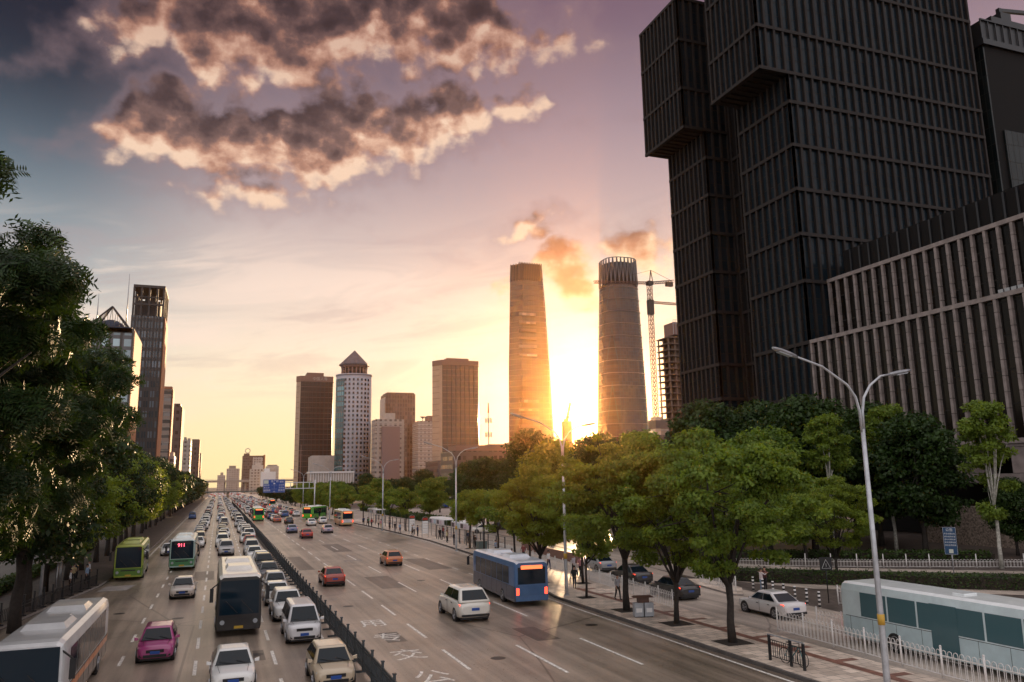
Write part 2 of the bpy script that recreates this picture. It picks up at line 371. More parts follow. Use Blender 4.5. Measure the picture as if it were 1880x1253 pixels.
# right pavement between the carriageway and the service road
SR = [(28.4, -30), (28.4, 30), (28.7, 45), (29.3, 55), (31.2, 75), (33.2, 100), (34.2, 125), (34, 170), (31.5, 205), (29, 225), (28.5, 1500)]
sheet('pavement', ccw([(x + .16, y) for x, y in KR] + SR[::-1]), .15, MAT['paving_pale'], .15, MAT['kerb'])
mb = MB()
for (x0, y0), (x1, y1) in zip(KR[:-1], KR[1:]):
    nrm = Vector((y1 - y0, -(x1 - x0))).normalized()
    a, b = Vector((x0, y0)), Vector((x1, y1)); w = .16
    q = [a, b, b + nrm * w, a + nrm * w]
    mb.add([(p.x, p.y, 0) for p in q] + [(p.x, p.y, .162) for p in q], [(4, 7, 6, 5), (0, 4, 5, 1), (3, 2, 6, 7)])
mb.build('kerb_strip', MAT['kerb_dark'], kind='structure')
# red paver band with cross pieces
mb = MB(); z = .154
mb.add([(26.5, 10, z), (27.0, 10, z), (27.0, 58, z), (26.5, 58, z)], [(0, 1, 2, 3)])
for y in range(12, 58, 3): mb.add([(27.0, y, z), (28.0, y, z), (28.0, y + .45, z), (27.0, y + .45, z)], [(0, 1, 2, 3)])
mb.build('paver_band', MAT['paving_red'], kind='structure')
# service road and the far side
SV = [(37.0, -30), (37.0, 36), (37.3, 44), (38.2, 52), (38, 58), (40, 70), (42, 100), (43, 130), (43, 1200)]
sheet('service_road', ccw([(x, y) for x, y in SR] + SV[::-1]), .004, MAT['service_asphalt'])
sheet('forecourt', ccw(SV + [(120, 1200), (120, -30)]), .03, MAT['paving_dark'], .03, MAT['kerb'])
sheet('side_street', ccw([(43, 50), (60, 35), (110, 12), (110, 24), (74, 44), (52, 62), (46, 74), (41.5, 72), (39, 60)]), .04, MAT['service_asphalt'])
sheet('plaza', ccw([(38.3, 51), (39.2, 58.5), (44, 74), (50, 96), (80, 150), (120, 200), (43.5, 280), (43.4, 130), (42.4, 100)]), .036, MAT['service_asphalt'])
# left pavement, side street beyond the trees
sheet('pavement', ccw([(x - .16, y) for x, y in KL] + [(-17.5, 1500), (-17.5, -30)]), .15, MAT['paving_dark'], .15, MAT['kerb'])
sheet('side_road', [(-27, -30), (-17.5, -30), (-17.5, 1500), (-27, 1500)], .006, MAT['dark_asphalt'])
# lane paint
mb = MB(); z = .009
def dash(x, y0, y1, w=.15): mb.add([(x - w / 2, y0, z), (x + w / 2, y0, z), (x + w / 2, y1, z), (x - w / 2, y1, z)], [(0, 1, 2, 3)])
for x, off, ln, per in ((-4.15, 37.8, 2.4, 6.35), (-.65, 46.9, 3.3, 6.35), (3.0, 47.6, 3.4, 6.35)):
    y = off - 3 * per
    while y < 520: dash(x, y, y + ln, .16); y += per
dash(-7.75, 84, 900, .13)
for x, off, ln, per in ((11.25, 36.3, 4.8, 8.2), (15.1, 33.9, 6.6, 14.6), (18.9, 33.9, 6.8, 14.6)):
    y = off - 2 * per
    while y < 600: dash(x, y, y + ln, .16); y += per
y = 60
while y < 200: dash(22.6, y, y + 2, .14); y += 5.6
for i in range(len(KR) - 2):
    (x0, y0), (x1, y1) = KR[i], KR[i + 1]
    if y1 > 215: break
    mb.add([(x0 - .55, y0, z), (x0 - .40, y0, z), (x1 - .40, y1, z), (x1 - .55, y1, z)], [(0, 1, 2, 3)])
dash(23.45, 215, 900, .15); dash(7.3, -20, 900, .14); dash(5.9, -20, 900, .12)
# tar seams and a long transverse joint
mb.build('lane_markings', MAT['road_paint'], kind='structure')
mb = MB(); mb.add([(7.4, 62.9, .007), (23.0, 47.6, .007), (23.0, 47.75, .007), (7.4, 63.05, .007)], [(0, 1, 2, 3)])
mb.build('road_joint', MAT['kerb'], kind='structure')
mb = MB(); mb.add([(-9.2, 75.6, .008), (-6.9, 75.6, .008), (-6.5, 79.2, .008), (-8.8, 79.2, .008)], [(0, 1, 2, 3)])
mb.build('road_patch', MAT['kerb'], kind='structure'); mb = MB()
for (x, y, w, l) in ((-3.8, 52, 1.6, 5), (13.0, 66, 2.2, 9), (16.5, 41, 1.4, 4), (20.0, 78, 2.4, 12), (8.1, 84, 1.5, 16), (9.0, 44, 1.1, 3), (-1.8, 80, 1.8, 8), (19.6, 57, 1.2, 5), (14.2, 104, 2.4, 14), (1.4, 42.5, 1.2, 2.6)):
    mb.add([(x, y, .0065), (x + w, y, .0065), (x + w, y + l, .0065), (x, y + l, .0065)], [(0, 1, 2, 3)])
mb.build('road_repair', MAT['dark_patch'], kind='structure'); mb = MB()
mb.add([(13.6, 91, .0067), (15.6, 91, .0067), (15.6, 92.2, .0067), (13.6, 92.2, .0067)], [(0, 1, 2, 3)]); mb.build('road_repair', MAT['kerb'], kind='structure')
# the words painted on the bus lane, read by drivers coming up from behind the camera
def text_mesh(s, size, ext=0.0):
    cu = bpy.data.curves.new('t', 'FONT'); cu.body = s; cu.size = size; cu.extrude = ext; cu.align_x = 'CENTER'; cu.align_y = 'CENTER'
    o = bpy.data.objects.new('t', cu); COL.objects.link(o)
    me = bpy.data.meshes.new_from_object(o.evaluated_get(bpy.context.evaluated_depsgraph_get()))
    bpy.data.objects.remove(o); return me
def text_obj(name, s, size, m_, mtx, parent=None, bold=0.0, **k):
    me = text_mesh(s, size); me.transform(mtx); me.materials.clear(); me.materials.append(m_); return link(name, me, parent, **k)
for ch, y in (('公', 35.6), ('交', 40.6), ('专', 45.4), ('用', 50.3)):
    me = text_mesh(ch, 1.0); me.transform(Matrix.Translation((9.35, y, .009)) @ Matrix.Diagonal((1.75, 2.6, 1, 1)))
    me.materials.append(MAT['road_paint']); link('road_lettering', me, kind='structure')
# ------------------------------------------------------------ the dark office block on the right
def glassy(name, c0, c1, sx, sz, rough=.12, axis='x', frame=(.02, .018, .016), spec=.7, tilt=.02):
    """curtain wall: panes with slightly different tint, thin frames (brick pattern on world x+y / z)"""
    m_ = bpy.data.materials.new(name); m_.use_nodes = True; n = m_.node_tree; b = n.nodes['Principled BSDF']; k = NB(n)
    x, y, z = k.xyz(k.node('ShaderNodeNewGeometry').outputs['Position'])
    u = k.m('ADD', x, y)
    br = k.node('ShaderNodeTexBrick'); br.offset = 0.0; k.put(br.inputs['Vector'], k.cxyz(u, z, 0.0)); br.inputs['Scale'].default_value = 1
    br.inputs['Brick Width'].default_value = sx; br.inputs['Row Height'].default_value = sz; br.inputs['Mortar Size'].default_value = min(sx, sz) * .045
    br.inputs['Color1'].default_value = (*c0, 1); br.inputs['Color2'].default_value = (*c1, 1); br.inputs['Mortar'].default_value = (*frame, 1)
    n.links.new(br.outputs[0], b.inputs['Base Color'])
    n.links.new(k.mix(br.outputs['Fac'], rough, .7, 'FLOAT'), b.inputs['Roughness']); b.inputs['Specular IOR Level'].default_value = spec
    bp = k.node('ShaderNodeBump'); bp.inputs['Strength'].default_value = .25; bp.inputs['Distance'].default_value = .1
    n.links.new(k.noise(k.cxyz(k.m('MULTIPLY', u, .8), k.m('MULTIPLY', z, .25), 0.0), 1.0, 2), bp.inputs['Height']); n.links.new(bp.outputs[0], b.inputs['Normal'])
    MAT[name] = m_; return m_
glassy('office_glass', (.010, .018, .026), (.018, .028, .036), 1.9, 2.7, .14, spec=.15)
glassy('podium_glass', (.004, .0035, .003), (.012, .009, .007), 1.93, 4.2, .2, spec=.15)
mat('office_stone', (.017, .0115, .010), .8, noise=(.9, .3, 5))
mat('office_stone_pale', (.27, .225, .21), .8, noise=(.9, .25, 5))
mat('office_dark', (.008, .007, .007), .8, spec=.2)
def facade_y(mb, X, y0, y1, z0, z1, rails, n, pw=.42, dep=.5, out=-1, mi=0, joints=True):
    """piers on a face X=const facing out (-1: towards the road)"""
    for i in range(n + 1):
        y = y0 + (y1 - y0) * i / n
        xa, xb = sorted((X, X + out * dep)); ya, yb = y - pw / 2, y + pw / 2
        if i == 0: ya, yb = y0, y0 + pw
        if i == n: ya, yb = y1 - pw, y1
        segs = [z0] + [r for r in rails if z0 < r < z1] + [z1]
        for a, b in zip(segs[:-1], segs[1:]):
            if joints:
                k = max(1, round((b - a) / 2.0)); h = (b - a) / k
                for q in range(k): mb.box(xa, xb, ya, yb, a + q * h + .03, a + (q + 1) * h - .03, mi)
            else: mb.box(xa, xb, ya, yb, a, b, mi)
    for r in rails:
        xa, xb = sorted((X, X + out * (dep + .06))); mb.box(xa, xb, y0 - .03, y1 + .03, r - .3, r + .3, mi)
def facade_x(mb, Y, x0, x1, z0, z1, rails, n, pw=.42, dep=.5, mi=0, joints=False):
    for i in range(n + 1):
        x = x0 + (x1 - x0) * i / n; xa, xb = x - pw / 2, x + pw / 2
        if i == 0: xa, xb = x0, x0 + pw
        if i == n: xa, xb = x1 - pw, x1
        segs = [z0] + [r for r in rails if z0 < r < z1] + [z1]
        for a, b in zip(segs[:-1], segs[1:]):
            k = max(1, round((b - a) / 2.0)) if joints else 1; h = (b - a) / k
            for q in range(k): mb.box(xa, xb, Y - dep, Y, a + q * h + (.03 if joints else 0), a + (q + 1) * h - (.03 if joints else 0), mi)
    for r in rails: mb.box(x0 - .03, x1 + .03, Y - dep - .06, Y, r - .3, r + .3, mi)
blk = empty('office_block', (100, 100, 0), label='huge dark office block of stacked boxes behind stone piers, above the trees', cat='building')
blk.location = (0, 0, 0)
RL = [12.2, 21.2, 30.2, 40.6, 48.8, 56.8, 64.8, 72.8]
G_, SD, SP = MAT['office_glass'], MAT['office_stone'], MAT['office_stone_pale']
# glass cores (inset .75 so that the piers stand proud)
d = .5
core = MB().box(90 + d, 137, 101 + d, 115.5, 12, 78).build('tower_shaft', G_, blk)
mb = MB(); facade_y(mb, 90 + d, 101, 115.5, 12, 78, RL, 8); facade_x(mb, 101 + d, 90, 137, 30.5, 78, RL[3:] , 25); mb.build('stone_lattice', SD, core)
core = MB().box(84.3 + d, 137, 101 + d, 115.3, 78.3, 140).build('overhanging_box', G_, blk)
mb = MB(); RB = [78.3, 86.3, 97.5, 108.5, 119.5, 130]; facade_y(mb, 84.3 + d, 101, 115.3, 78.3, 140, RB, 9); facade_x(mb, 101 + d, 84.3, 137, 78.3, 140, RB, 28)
mb.box(84.3 + d, 90 + d, 101.8, 115.2, 78.2, 78.28)
for k in range(8): mb.box(85.2, 90.5, 102.4 + k * 1.6, 102.9 + k * 1.6, 77.9, 78.19)
mb.build('stone_lattice', SD, core)
core = MB().box(90 + d, 137, 126 + d, 140, 8, 78.5).build('tower_shaft', G_, blk)
mb = MB(); facade_y(mb, 90 + d, 126, 140, 8, 78.5, [14.5, 23.5] + RL[2:], 9); facade_x(mb, 126 + d, 90, 96, 8, 78.5, [14.5, 23.5] + RL[2:], 3); mb.build('stone_lattice', SD, core)
core = MB().box(85.1 + d, 137, 126 + d, 141.4, 78.8, 108.0).build('overhanging_box', G_, blk)
mb = MB(); RB = [78.8, 87.3, 98.2, 107.7]; facade_y(mb, 85.1 + d, 126, 141.4, 78.8, 108, RB, 10); facade_x(mb, 126 + d, 85.1, 110, 78.8, 108, RB, 14)
mb.box(85.1 + d, 90 + d, 126.8, 141.3, 78.7, 78.78)
for k in range(9): mb.box(86, 90.5, 127.4 + k * 1.6, 127.9 + k * 1.6, 78.4, 78.69)
mb.build('stone_lattice', SD, core)
core = MB().box(96 + d, 137, 115.3, 126.2, 8, 100).build('link_wing', MAT['office_dark'], blk)
mb = MB(); facade_y(mb, 96 + d, 115.5, 126, 8, 100, [14.5, 23.5] + RL[2:] + [86.5, 98], 5); mb.build('stone_lattice', SD, core)
# podium: flush lower part, upper part set back
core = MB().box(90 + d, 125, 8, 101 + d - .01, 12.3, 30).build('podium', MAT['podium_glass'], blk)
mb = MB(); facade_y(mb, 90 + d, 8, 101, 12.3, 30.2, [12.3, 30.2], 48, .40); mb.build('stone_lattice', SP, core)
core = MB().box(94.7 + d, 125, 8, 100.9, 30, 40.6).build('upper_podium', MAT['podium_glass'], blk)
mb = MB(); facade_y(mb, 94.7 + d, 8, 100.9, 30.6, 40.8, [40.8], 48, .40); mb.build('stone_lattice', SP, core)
mb = MB(); mb.box(95.6, 124, 8, 97.7, 41.15, 45.2); mb.build('dark_storey', MAT['office_dark'], blk)
mb = MB()
for k in range(46): mb.box(95.3, 95.58, 9 + k * 1.93, 9.3 + k * 1.93, 41.3, 45)
mb.build('fin_grille', MAT['metal_dark'], blk)
mb = MB(); mb.box(90.2, 126, 8, 101, 11.6, 11.98); mb.build('soffit', SP, blk)
for i in range(9): 
    y = 75.2 - i * 7.8; MB().box(90.3, 94.2, y - 1.3, y + 1.3, 8.45, 11.58).build('pillar', SP, blk)
MB().box(89.2, 126, 8, 79.5, 7.3, 8.4).build('ledge', SP, blk)
MB().box(96, 124, 8, 100, .1, 7.25).build('dark_basement', MAT['office_dark'], blk)
MB().box(96.2, 124, 8, 99, 8.45, 11.55).build('lobby', MAT['office_dark'], blk)
mb = MB()
for i in range(5): mb.box(94.3, 94.5, 66.3 + i * .9, 67.0 + i * .9, 30.65, 32.0)
mb.build('roof_railing', MAT['metal_grey'], blk)
# rough stone garden wall below the ledge
wl = MB().box(84.6, 85.6, 56, 77, .04, 4.6).build('garden_wall', MAT['stone_wall'], label='rough brown stone wall under the dark ledge of the office block', cat='wall')
# dark glass tower rising behind the podium
glassy('green_glass', (.006, .010, .011), (.016, .022, .023), 1.5, 3.6, .2, spec=.2)
tw = empty('glass_tower', (0, 0, 0), label='dark glass tower rising behind the stone podium at the picture edge', cat='building')
sh = MB().box(140, 190, 101, 125, 0, 93).build('shaft', MAT['office_dark'], tw)
MB().box(139.6, 139.98, 101, 104.8, 20, 93).build('glass_strip', MAT['green_glass'], sh)
MB().box(142, 160, 100.6, 100.98, 20, 75).build('curtain_wall', MAT['green_glass'], sh)
cr = MB().box(139.2, 190, 100.4, 126, 93.02, 94.2).box(139.8, 190, 101, 126, 94.22, 98.5).box(146, 190, 103, 124, 98.52, 102).build('crown_storey', MAT['metal_dark'], tw)
mb = MB()
for k in range(24): mb.bar((139.5 + k * 2.1, 100.8, 94.2), (139.5 + k * 2.1, 100.8, 98.6), .2)
mb.bar((139.5, 100.8, 98.6), (190, 100.8, 98.6), .3); mb.build('roof_railing', MAT['metal_dark'], cr)
cr2 = MB().bar((150, 104, 102), (150, 104, 105), .8).bar((150, 104, 104.6), (160, 104, 106), .7).box(149, 152, 103, 105, 102, 103.6).build('window_cleaning_crane', MAT['metal_dark'], tw)
# ------------------------------------------------------------ city skyline
def banded(name, wall, glass, fh, duty, bay=0, bduty=.6, rough=.5, grough=.12, round_c=None, sc=1.0, gspec=.7):
    """facade pattern: window bands/cells of real floor height, from world position (wall between)"""
    m_ = bpy.data.materials.new(name); m_.use_nodes = True; n = m_.node_tree; b = n.nodes['Principled BSDF']; k = NB(n)
    pos = k.node('ShaderNodeNewGeometry').outputs['Position']; x, y, z = k.xyz(pos)
    nx, ny, nz_ = k.xyz(k.node('ShaderNodeNewGeometry').outputs['Normal'])
    fz = k.m('FRACT', k.m('DIVIDE', z, fh)); win = k.m('LESS_THAN', fz, duty)
    u = k.m('ADD', x, y)
    if bay:
        fu = k.m('FRACT', k.m('DIVIDE', u, bay)); win = k.m('MULTIPLY', win, k.m('LESS_THAN', fu, bduty))
    cell = k.node('ShaderNodeTexWhiteNoise', noise_dimensions='2D'); k.put(cell.inputs['Vector'], k.cxyz(k.m('FLOOR', k.m('DIVIDE', u, bay or 3.0)), k.m('FLOOR', k.m('DIVIDE', z, fh)), 0.0))
    gcol = k.mix(k.m('POWER', cell.outputs['Value'], 3.0), glass, tuple(min(1, v * 3 + .03) for v in glass))
    wn = k.noise(pos, .06, 4); wcol = k.mix(wn, tuple(v * .75 for v in wall), tuple(min(1, v * 1.25) for v in wall))
    n.links.new(k.mix(win, wcol, gcol), b.inputs['Base Color'])
    n.links.new(k.mix(win, rough, grough, 'FLOAT'), b.inputs['Roughness']); b.inputs['Specular IOR Level'].default_value = gspec
    MAT[name] = m_; return m_
mat('roof_grey', (.10, .09, .085), .8); mat('concrete', (.34, .29, .25), .85, noise=(.5, .2, 4)); mat('concrete_pale', (.52, .45, .40), .8, noise=(.4, .12, 4))
def ledges(x0, x1, y0, y1, zs, t=.35, out=.25):
    mb = MB()
    for z in zs: mb.box(x0 - out, x1 + out, y0 - out, y1 + out, z - t / 2, z + t / 2)
    return mb
def fins(x0, x1, y0, y1, z0, z1, nx, ny, w=.3, out=.25, mb=None):
    mb = mb or MB()
    for i in range(nx + 1):
        x = x0 + (x1 - x0) * i / nx; mb.box(x - w / 2, x + w / 2, y0 - out, y0 + .02, z0, z1)
    for i in range(ny + 1):
        y = y0 + (y1 - y0) * i / ny
        for X in ((x1 - .02, x1 + out), (x0 - out, x0 + .02)): mb.box(X[0], X[1], y - w / 2, y + w / 2, z0, z1)
    return mb
# --- tall dark slab tower with open roof frame (beyond the trees on the left)
banded('slab_face', (.045, .037, .036), (.05, .062, .075), 3.9, .62, 2.2, .66)
mat('slab_dark', (.05, .04, .038), .6); mat('sun_tinted_wall', (.42, .17, .09), .7, noise=(.3, .15, 3))  # orange base colour paints low sun onto side walls and one roof cap
b_ = empty('slab_tower', label='tallest brown slab tower above the trees, open frame at its roof', cat='building')
bd = MB().box(-34.7, -23.4, 330, 352, 0, 74.9).build('shaft', MAT['slab_face'], b_)
fins(-34.7, -23.4, 330, 352, 0, 74.9, 10, 8, .28, .22).build('facade_grille', MAT['slab_dark'], bd)
mb = MB()
for x in (-34.5, -31.7, -28.9, -26.1, -23.7): mb.box(x - .35, x + .35, 330, 330.8, 75, 86.2); mb.box(x - .35, x + .35, 351, 351.8, 75, 86.2)
for y in (337, 344): mb.box(-34.7, -34, y, y + .7, 75, 86.2); mb.box(-24.1, -23.4, y, y + .7, 75, 86.2)
mb.box(-34.8, -23.3, 329.9, 352, 86.3, 87.3); mb.box(-34.8, -23.3, 329.8, 330.6, 79.2, 79.9)
mb.box(-34.8, -23.3, 329.8, 330.6, 82.2, 82.6)
mb.build('roof_frame', MAT['slab_dark'], b_)
MB().box(-33, -25, 333, 349, 75, 81.5).box(-31, -27, 336, 346, 81.5, 84.6).build('plant_room', MAT['slab_dark'], b_)
MB().box(-23.1, -22.9, 331, 351.6, 0, 74.8).build('side_wall', MAT['sun_tinted_wall'], b_)
MB().bar((-30, 335, 87.3), (-28.6, 335, 88.1), .25).bar((-30, 335, 88.2), (-27.6, 335, 87.7), .2).build('roof_crane', MAT['slab_dark'], b_)
# --- office with pyramid frame on its roof and two masts
banded('grid_office', (.10, .095, .10), (.22, .30, .34), 3.4, .66, 3.0, .74, grough=.05, gspec=1.0)
b_ = empty('pyramid_office', label='office tower with open pyramid frame over a dome and two thin masts', cat='building')
bd = MB().box(-52, -26.7, 260, 284, 0, 55.2).build('shaft', MAT['grid_office'], b_)
fins(-52, -26.7, 260, 284, 0, 55.2, 8, 8, .5, .3).build('facade_grille', MAT['roof_grey'], bd)
MB().box(-52.3, -26.4, 259.6, 284.4, 55.25, 56.6).build('parapet', MAT['roof_grey'], b_)
MB().box(-26.38, -26.2, 260.5, 284, 0, 56).build('side_wall', MAT['sun_tinted_wall'], b_)
mat('blue_metal', (.02, .03, .06), .4, .3)
cx, cy, ap = -33.6, 266, 64.4
mb = MB()
cs = [(cx - 5.6, cy - 5.6), (cx + 5.6, cy - 5.6), (cx + 5.6, cy + 5.6), (cx - 5.6, cy + 5.6)]
for i in range(4):
    a, b = Vector((*cs[i], 56.9)), Vector((*cs[(i + 1) % 4], 56.9)); mb.bar(a, (cx, cy, ap), .42); mb.bar(a, b, .4)
    for k in range(1, 8):
        p = a.lerp(b, k / 8); q = Vector((cx, cy, ap)); mb.bar(p, p.lerp(q, .98) if k == 4 else p.lerp(a.lerp(q, k / 4) if k < 4 else b.lerp(q, (8 - k) / 4), 1), .14)
mb.build('pyramid_frame', MAT['slab_dark'], b_)
mb = MB(); rings = []
for j in range(7):
    a = j / 6 * PI / 2; rings.append([(cx + 4.2 * math.cos(a) * math.cos(q * PI / 8) + .001, cy + 4.2 * math.cos(a) * math.sin(q * PI / 8), 56.9 + 3.2 * math.sin(a)) for q in range(16)])
mb.loft(rings); mb.build('dome', MAT['blue_metal'], b_)
MB().box(cx - 6.6, cx + 6.6, cy - 6.4, cy + 6.4, 55.3, 56.85).build('roof_plinth', MAT['blue_metal'], b_)
for x, zt in ((-29.0, 74.3), (-37.1, 67.5)): MB().tube([(x, 262, 56), (x, 262, (56 + zt) / 2), (x, 262, zt)], [.22, .16, .05], 6).build('mast', MAT['metal_grey'], b_)
# --- receding street wall beyond it
def simple(name, lab, x0, x1, y0, y1, h, m_, top=None, topm=None, side=None, floors=0, flm=None, cat='building', fin=None, group=None):
    b_ = empty(name, label=lab, cat=cat, group=group)
    bd = MB().box(x0, x1, y0, y1, 0, h).build('wall', m_, b_)
    if floors: ledges(x0, x1, y0, y1, [h * (i + 1) / (floors + 1) for i in range(floors)]).build('floor_edging', flm or MAT['concrete'], bd)
    if fin: fins(x0, x1, y0, y1, 0, h, fin[0], fin[1], fin[2], .22).build('facade_grille', fin[3], bd)
    if top:
        for (a, b, c_, d_, z0, z1) in top: MB().box(a, b, c_, d_, z0, z1).build('rooftop', topm or m_, b_)
    if side: MB().box(x1 + .28, x1 + .5, y0 + .5, y1, 0, h).build('side_wall', side, b_)  # thin slab on the flank, its tint stands in for sunlight
    return b_
banded('strip_office', (.30, .22, .18), (.10, .09, .085), 3.6, .5); banded('brown_face', (.11, .07, .06), (.05, .035, .03), 3.6, .5, 2.4, .6)
banded('pale_flats', (.45, .38, .33), (.14, .11, .10), 3.0, .5, 3.2, .5)
simple('slim_tower', 'slim striped office tower beside the tall brown slab', -27.6, -24.0, 420, 438, 56.6, MAT['strip_office'], [(-27.8, -23.8, 419.6, 438.2, 56.62, 57.8)], MAT['sun_tinted_wall'], MAT['sun_tinted_wall'], 14)
simple('brown_block', 'plain brown block with a step at its roof, past the slim tower', -25.1, -20.4, 450, 480, 51.0, MAT['brown_face'], [(-24.5, -21, 453, 470, 51.02, 52.6)], None, MAT['sun_tinted_wall'])
simple('terrace_block', 'low cream block with curved front below the plain brown block', -26, -21.5, 430, 446, 24, MAT['pale_flats'], [(-25.4, -22, 432, 444, 24.02, 26)], MAT['concrete_pale'])
simple('pale_block', 'pale striped block lower than the brown block, further along the street', -25.2, -19.8, 600, 625, 41, MAT['pale_flats'], [(-24.5, -22.8, 603, 615, 41.02, 43.4), (-22, -20.2, 603, 620, 41.02, 42.6)], MAT['concrete'], None, 10)
simple('red_block', 'small red-brown block behind the pale striped one', -20.2, -15.2, 640, 660, 44, MAT['brown_face'], None, None, MAT['sun_tinted_wall'])
simple('end_block', 'last small orange-brown block before the street meets the sky', -22.2, -16.0, 750, 780, 38, MAT['pale_flats'], [(-20.5, -18.4, 752, 765, 38.02, 40.5)], MAT['concrete'], MAT['sun_tinted_wall'])
# --- blocks at the end of the road
b_ = simple('red_hotel', 'broad red-brown block with a round sign frame on top, beyond the road end', 28.4, 56.7, 1100, 1125, 48, MAT['brown_face'], [(30, 37, 1103, 1118, 48.02, 51)], MAT['brown_face'])
MB().box(41, 54, 1099.4, 1099.9, 10, 46).build('pale_panel', MAT['pale_flats'], b_)
mb = MB(); mb.tube([(34.5 + 3 * math.cos(a), 1102, 54.5 + 3 * math.sin(a)) for a in [k * PI / 8 for k in range(17)]], .5, 6).bar((34.5, 1102, 50), (34.5, 1102, 52), .5)
mb.build('ring_sign', MAT['concrete_pale'], b_)
MB().box(55.2, 56.9, 1099.2, 1125.5, 0, 49).build('side_wall', MAT['sun_tinted_wall'], b_)
simple('stepped_flats', 'white stepped apartment block in front of the red-brown one', 31, 48, 880, 900, 26, MAT['pale_flats'], [(33, 44, 882, 896, 26.02, 30), (36, 41, 884, 892, 30.02, 33)], MAT['concrete_pale'], None, 7)
simple('cream_block', 'cream block with a flat roof, beside the white stepped flats', 48.6, 61.5, 905, 925, 29.5, MAT['concrete_pale'], [(50, 60, 907, 920, 29.52, 31)], MAT['concrete'], None, 6)
simple('white_annex', 'low white annex rising behind the tree tops by the stepped flats', 41, 55, 850, 870, 22.5, MAT['white_paint'], [(44, 49, 852, 862, 22.52, 26)], MAT['white_paint'])
simple('hazy_flats', 'faint tan block with a thin mast, beyond the far overpass', 10, 27, 1180, 1200, 33, MAT['pale_flats'], [(13, 22, 1182, 1195, 33.02, 37)], MAT['concrete'])
simple('small_flats', 'small faint block left of the one with the mast, at the road end', -2, 9, 1260, 1280, 25, MAT['pale_flats'], [(2, 6, 1262, 1270, 25.02, 29)], MAT['concrete'])
# --- right of the road: brown tower with chamfered corner
def chamfered(name, lab, x0, x1, y0, y1, h, ch, m_, lit_tone, capm, cap=3.0, pent=None, joint=True):
    b_ = empty(name, label=lab, cat='building')
    pts = [(x0 + .3 * (y1 - y0), y1), (x0, y0 + ch * 1.6), (x0 + ch, y0), (x1 - ch * .4, y0), (x1, y0 + ch), (x1, y1)]
    f_ = lambda z0, z1, o=0: [[(x + (o if x > (x0 + x1) / 2 else -o), y + (-o if y < (y0 + y1) / 2 else o), z) for x, y in pts] for z in (z0, z1)]
    mb = MB(); n = len(pts)
    r = f_(0, h - cap); mb.loft(r, 0, True, False); bd = mb.build('shaft', m_, b_)
    MB().loft(f_(h - cap + .02, h, .35), 0, True, False).build('parapet', capm, b_)
    MB().add([(x0 - .15, y0 + ch * 1.6, 0), (x0 + ch - .15, y0 - .1, 0), (x0 + ch - .15, y0 - .1, h - cap - .2), (x0 - .15, y0 + ch * 1.6, h - cap - .2)], [(0, 1, 2, 3)]).build('side_wall', lit_tone, b_)  # paler quad over the chamfer, its lit look put into the colour
    mb = MB()
    for z in np.arange(6, h - cap - 2, 3.7): mb.loft(f_(z, z + .25, .12), 0, True, False)
    mb.build('floor_edging', capm, bd)
    mb = MB()
    for i in range(9):
        x = x0 + ch + (x1 - x0 - 1.4 * ch) * i / 8; mb.box(x - .12, x + .12, y0 - .3, y0 - .01, 0, h - cap - .1)
    mb.build('mullion_grille', MAT['slab_dark'], bd)
    if pent: MB().box(*pent).build('penthouse', capm, b_)
    return b_
glassy('brown_glass', (.050, .024, .018), (.08, .04, .028), 3.0, 3.7, .16)
glassy('orange_glass', (.075, .030, .016), (.11, .046, .025), 3.0, 3.7, .16)
mat('tan_wall', (.48, .34, .24), .6, noise=(.2, .1, 3)); mat('cap_brown', (.24, .13, .10), .6)
b_ = chamfered('brown_tower', 'dark brown office tower with rounded corner and small roof sign, standing alone', 48.4, 73.9, 560, 585, 84, 2.6, MAT['brown_glass'], MAT['tan_wall'], MAT['cap_brown'], 4.0, (55.4, 67, 564, 578, 84.02, 87))
me = text_obj('roof_sign', '中国人寿', 2.6, MAT['concrete_pale'], Matrix.Translation((64, 559.4, 81.9)) @ Matrix.Rotation(PI / 2, 4, 'X'), b_)
MB().box(57, 79, 540, 556, 0, 27).box(58, 78, 541, 556, 27.02, 27.8).build('podium', MAT['concrete_pale'], b_)
b_ = simple('colonnade_hall', 'low white hall with colonnade at the foot of the brown tower', 53, 80, 505, 520, 15.5, MAT['concrete_pale'])
mb = MB()
for i in range(18): mb.box(53.3 + i * 1.55, 53.8 + i * 1.55, 504.2, 504.9, 9, 15.4)
mb.box(52.6, 80.4, 503.9, 520.4, 15.52, 16.6); mb.build('colonnade_grille', MAT['white_paint'], b_)
b_ = empty('roof_mast', (50.5, 540, 0), label='thin roof mast with crossbars beside the brown tower', cat='mast')
MB().tube([(0, 0, 0), (0, 0, 26), (0, 0, 35)], [.5, .3, .1], 6).bar((-1.6, 0, 31), (1.6, 0, 31), .25).bar((-1, 0, 28.5), (1, 0, 28.5), .2).build('pole', MAT['cap_brown'], b_)
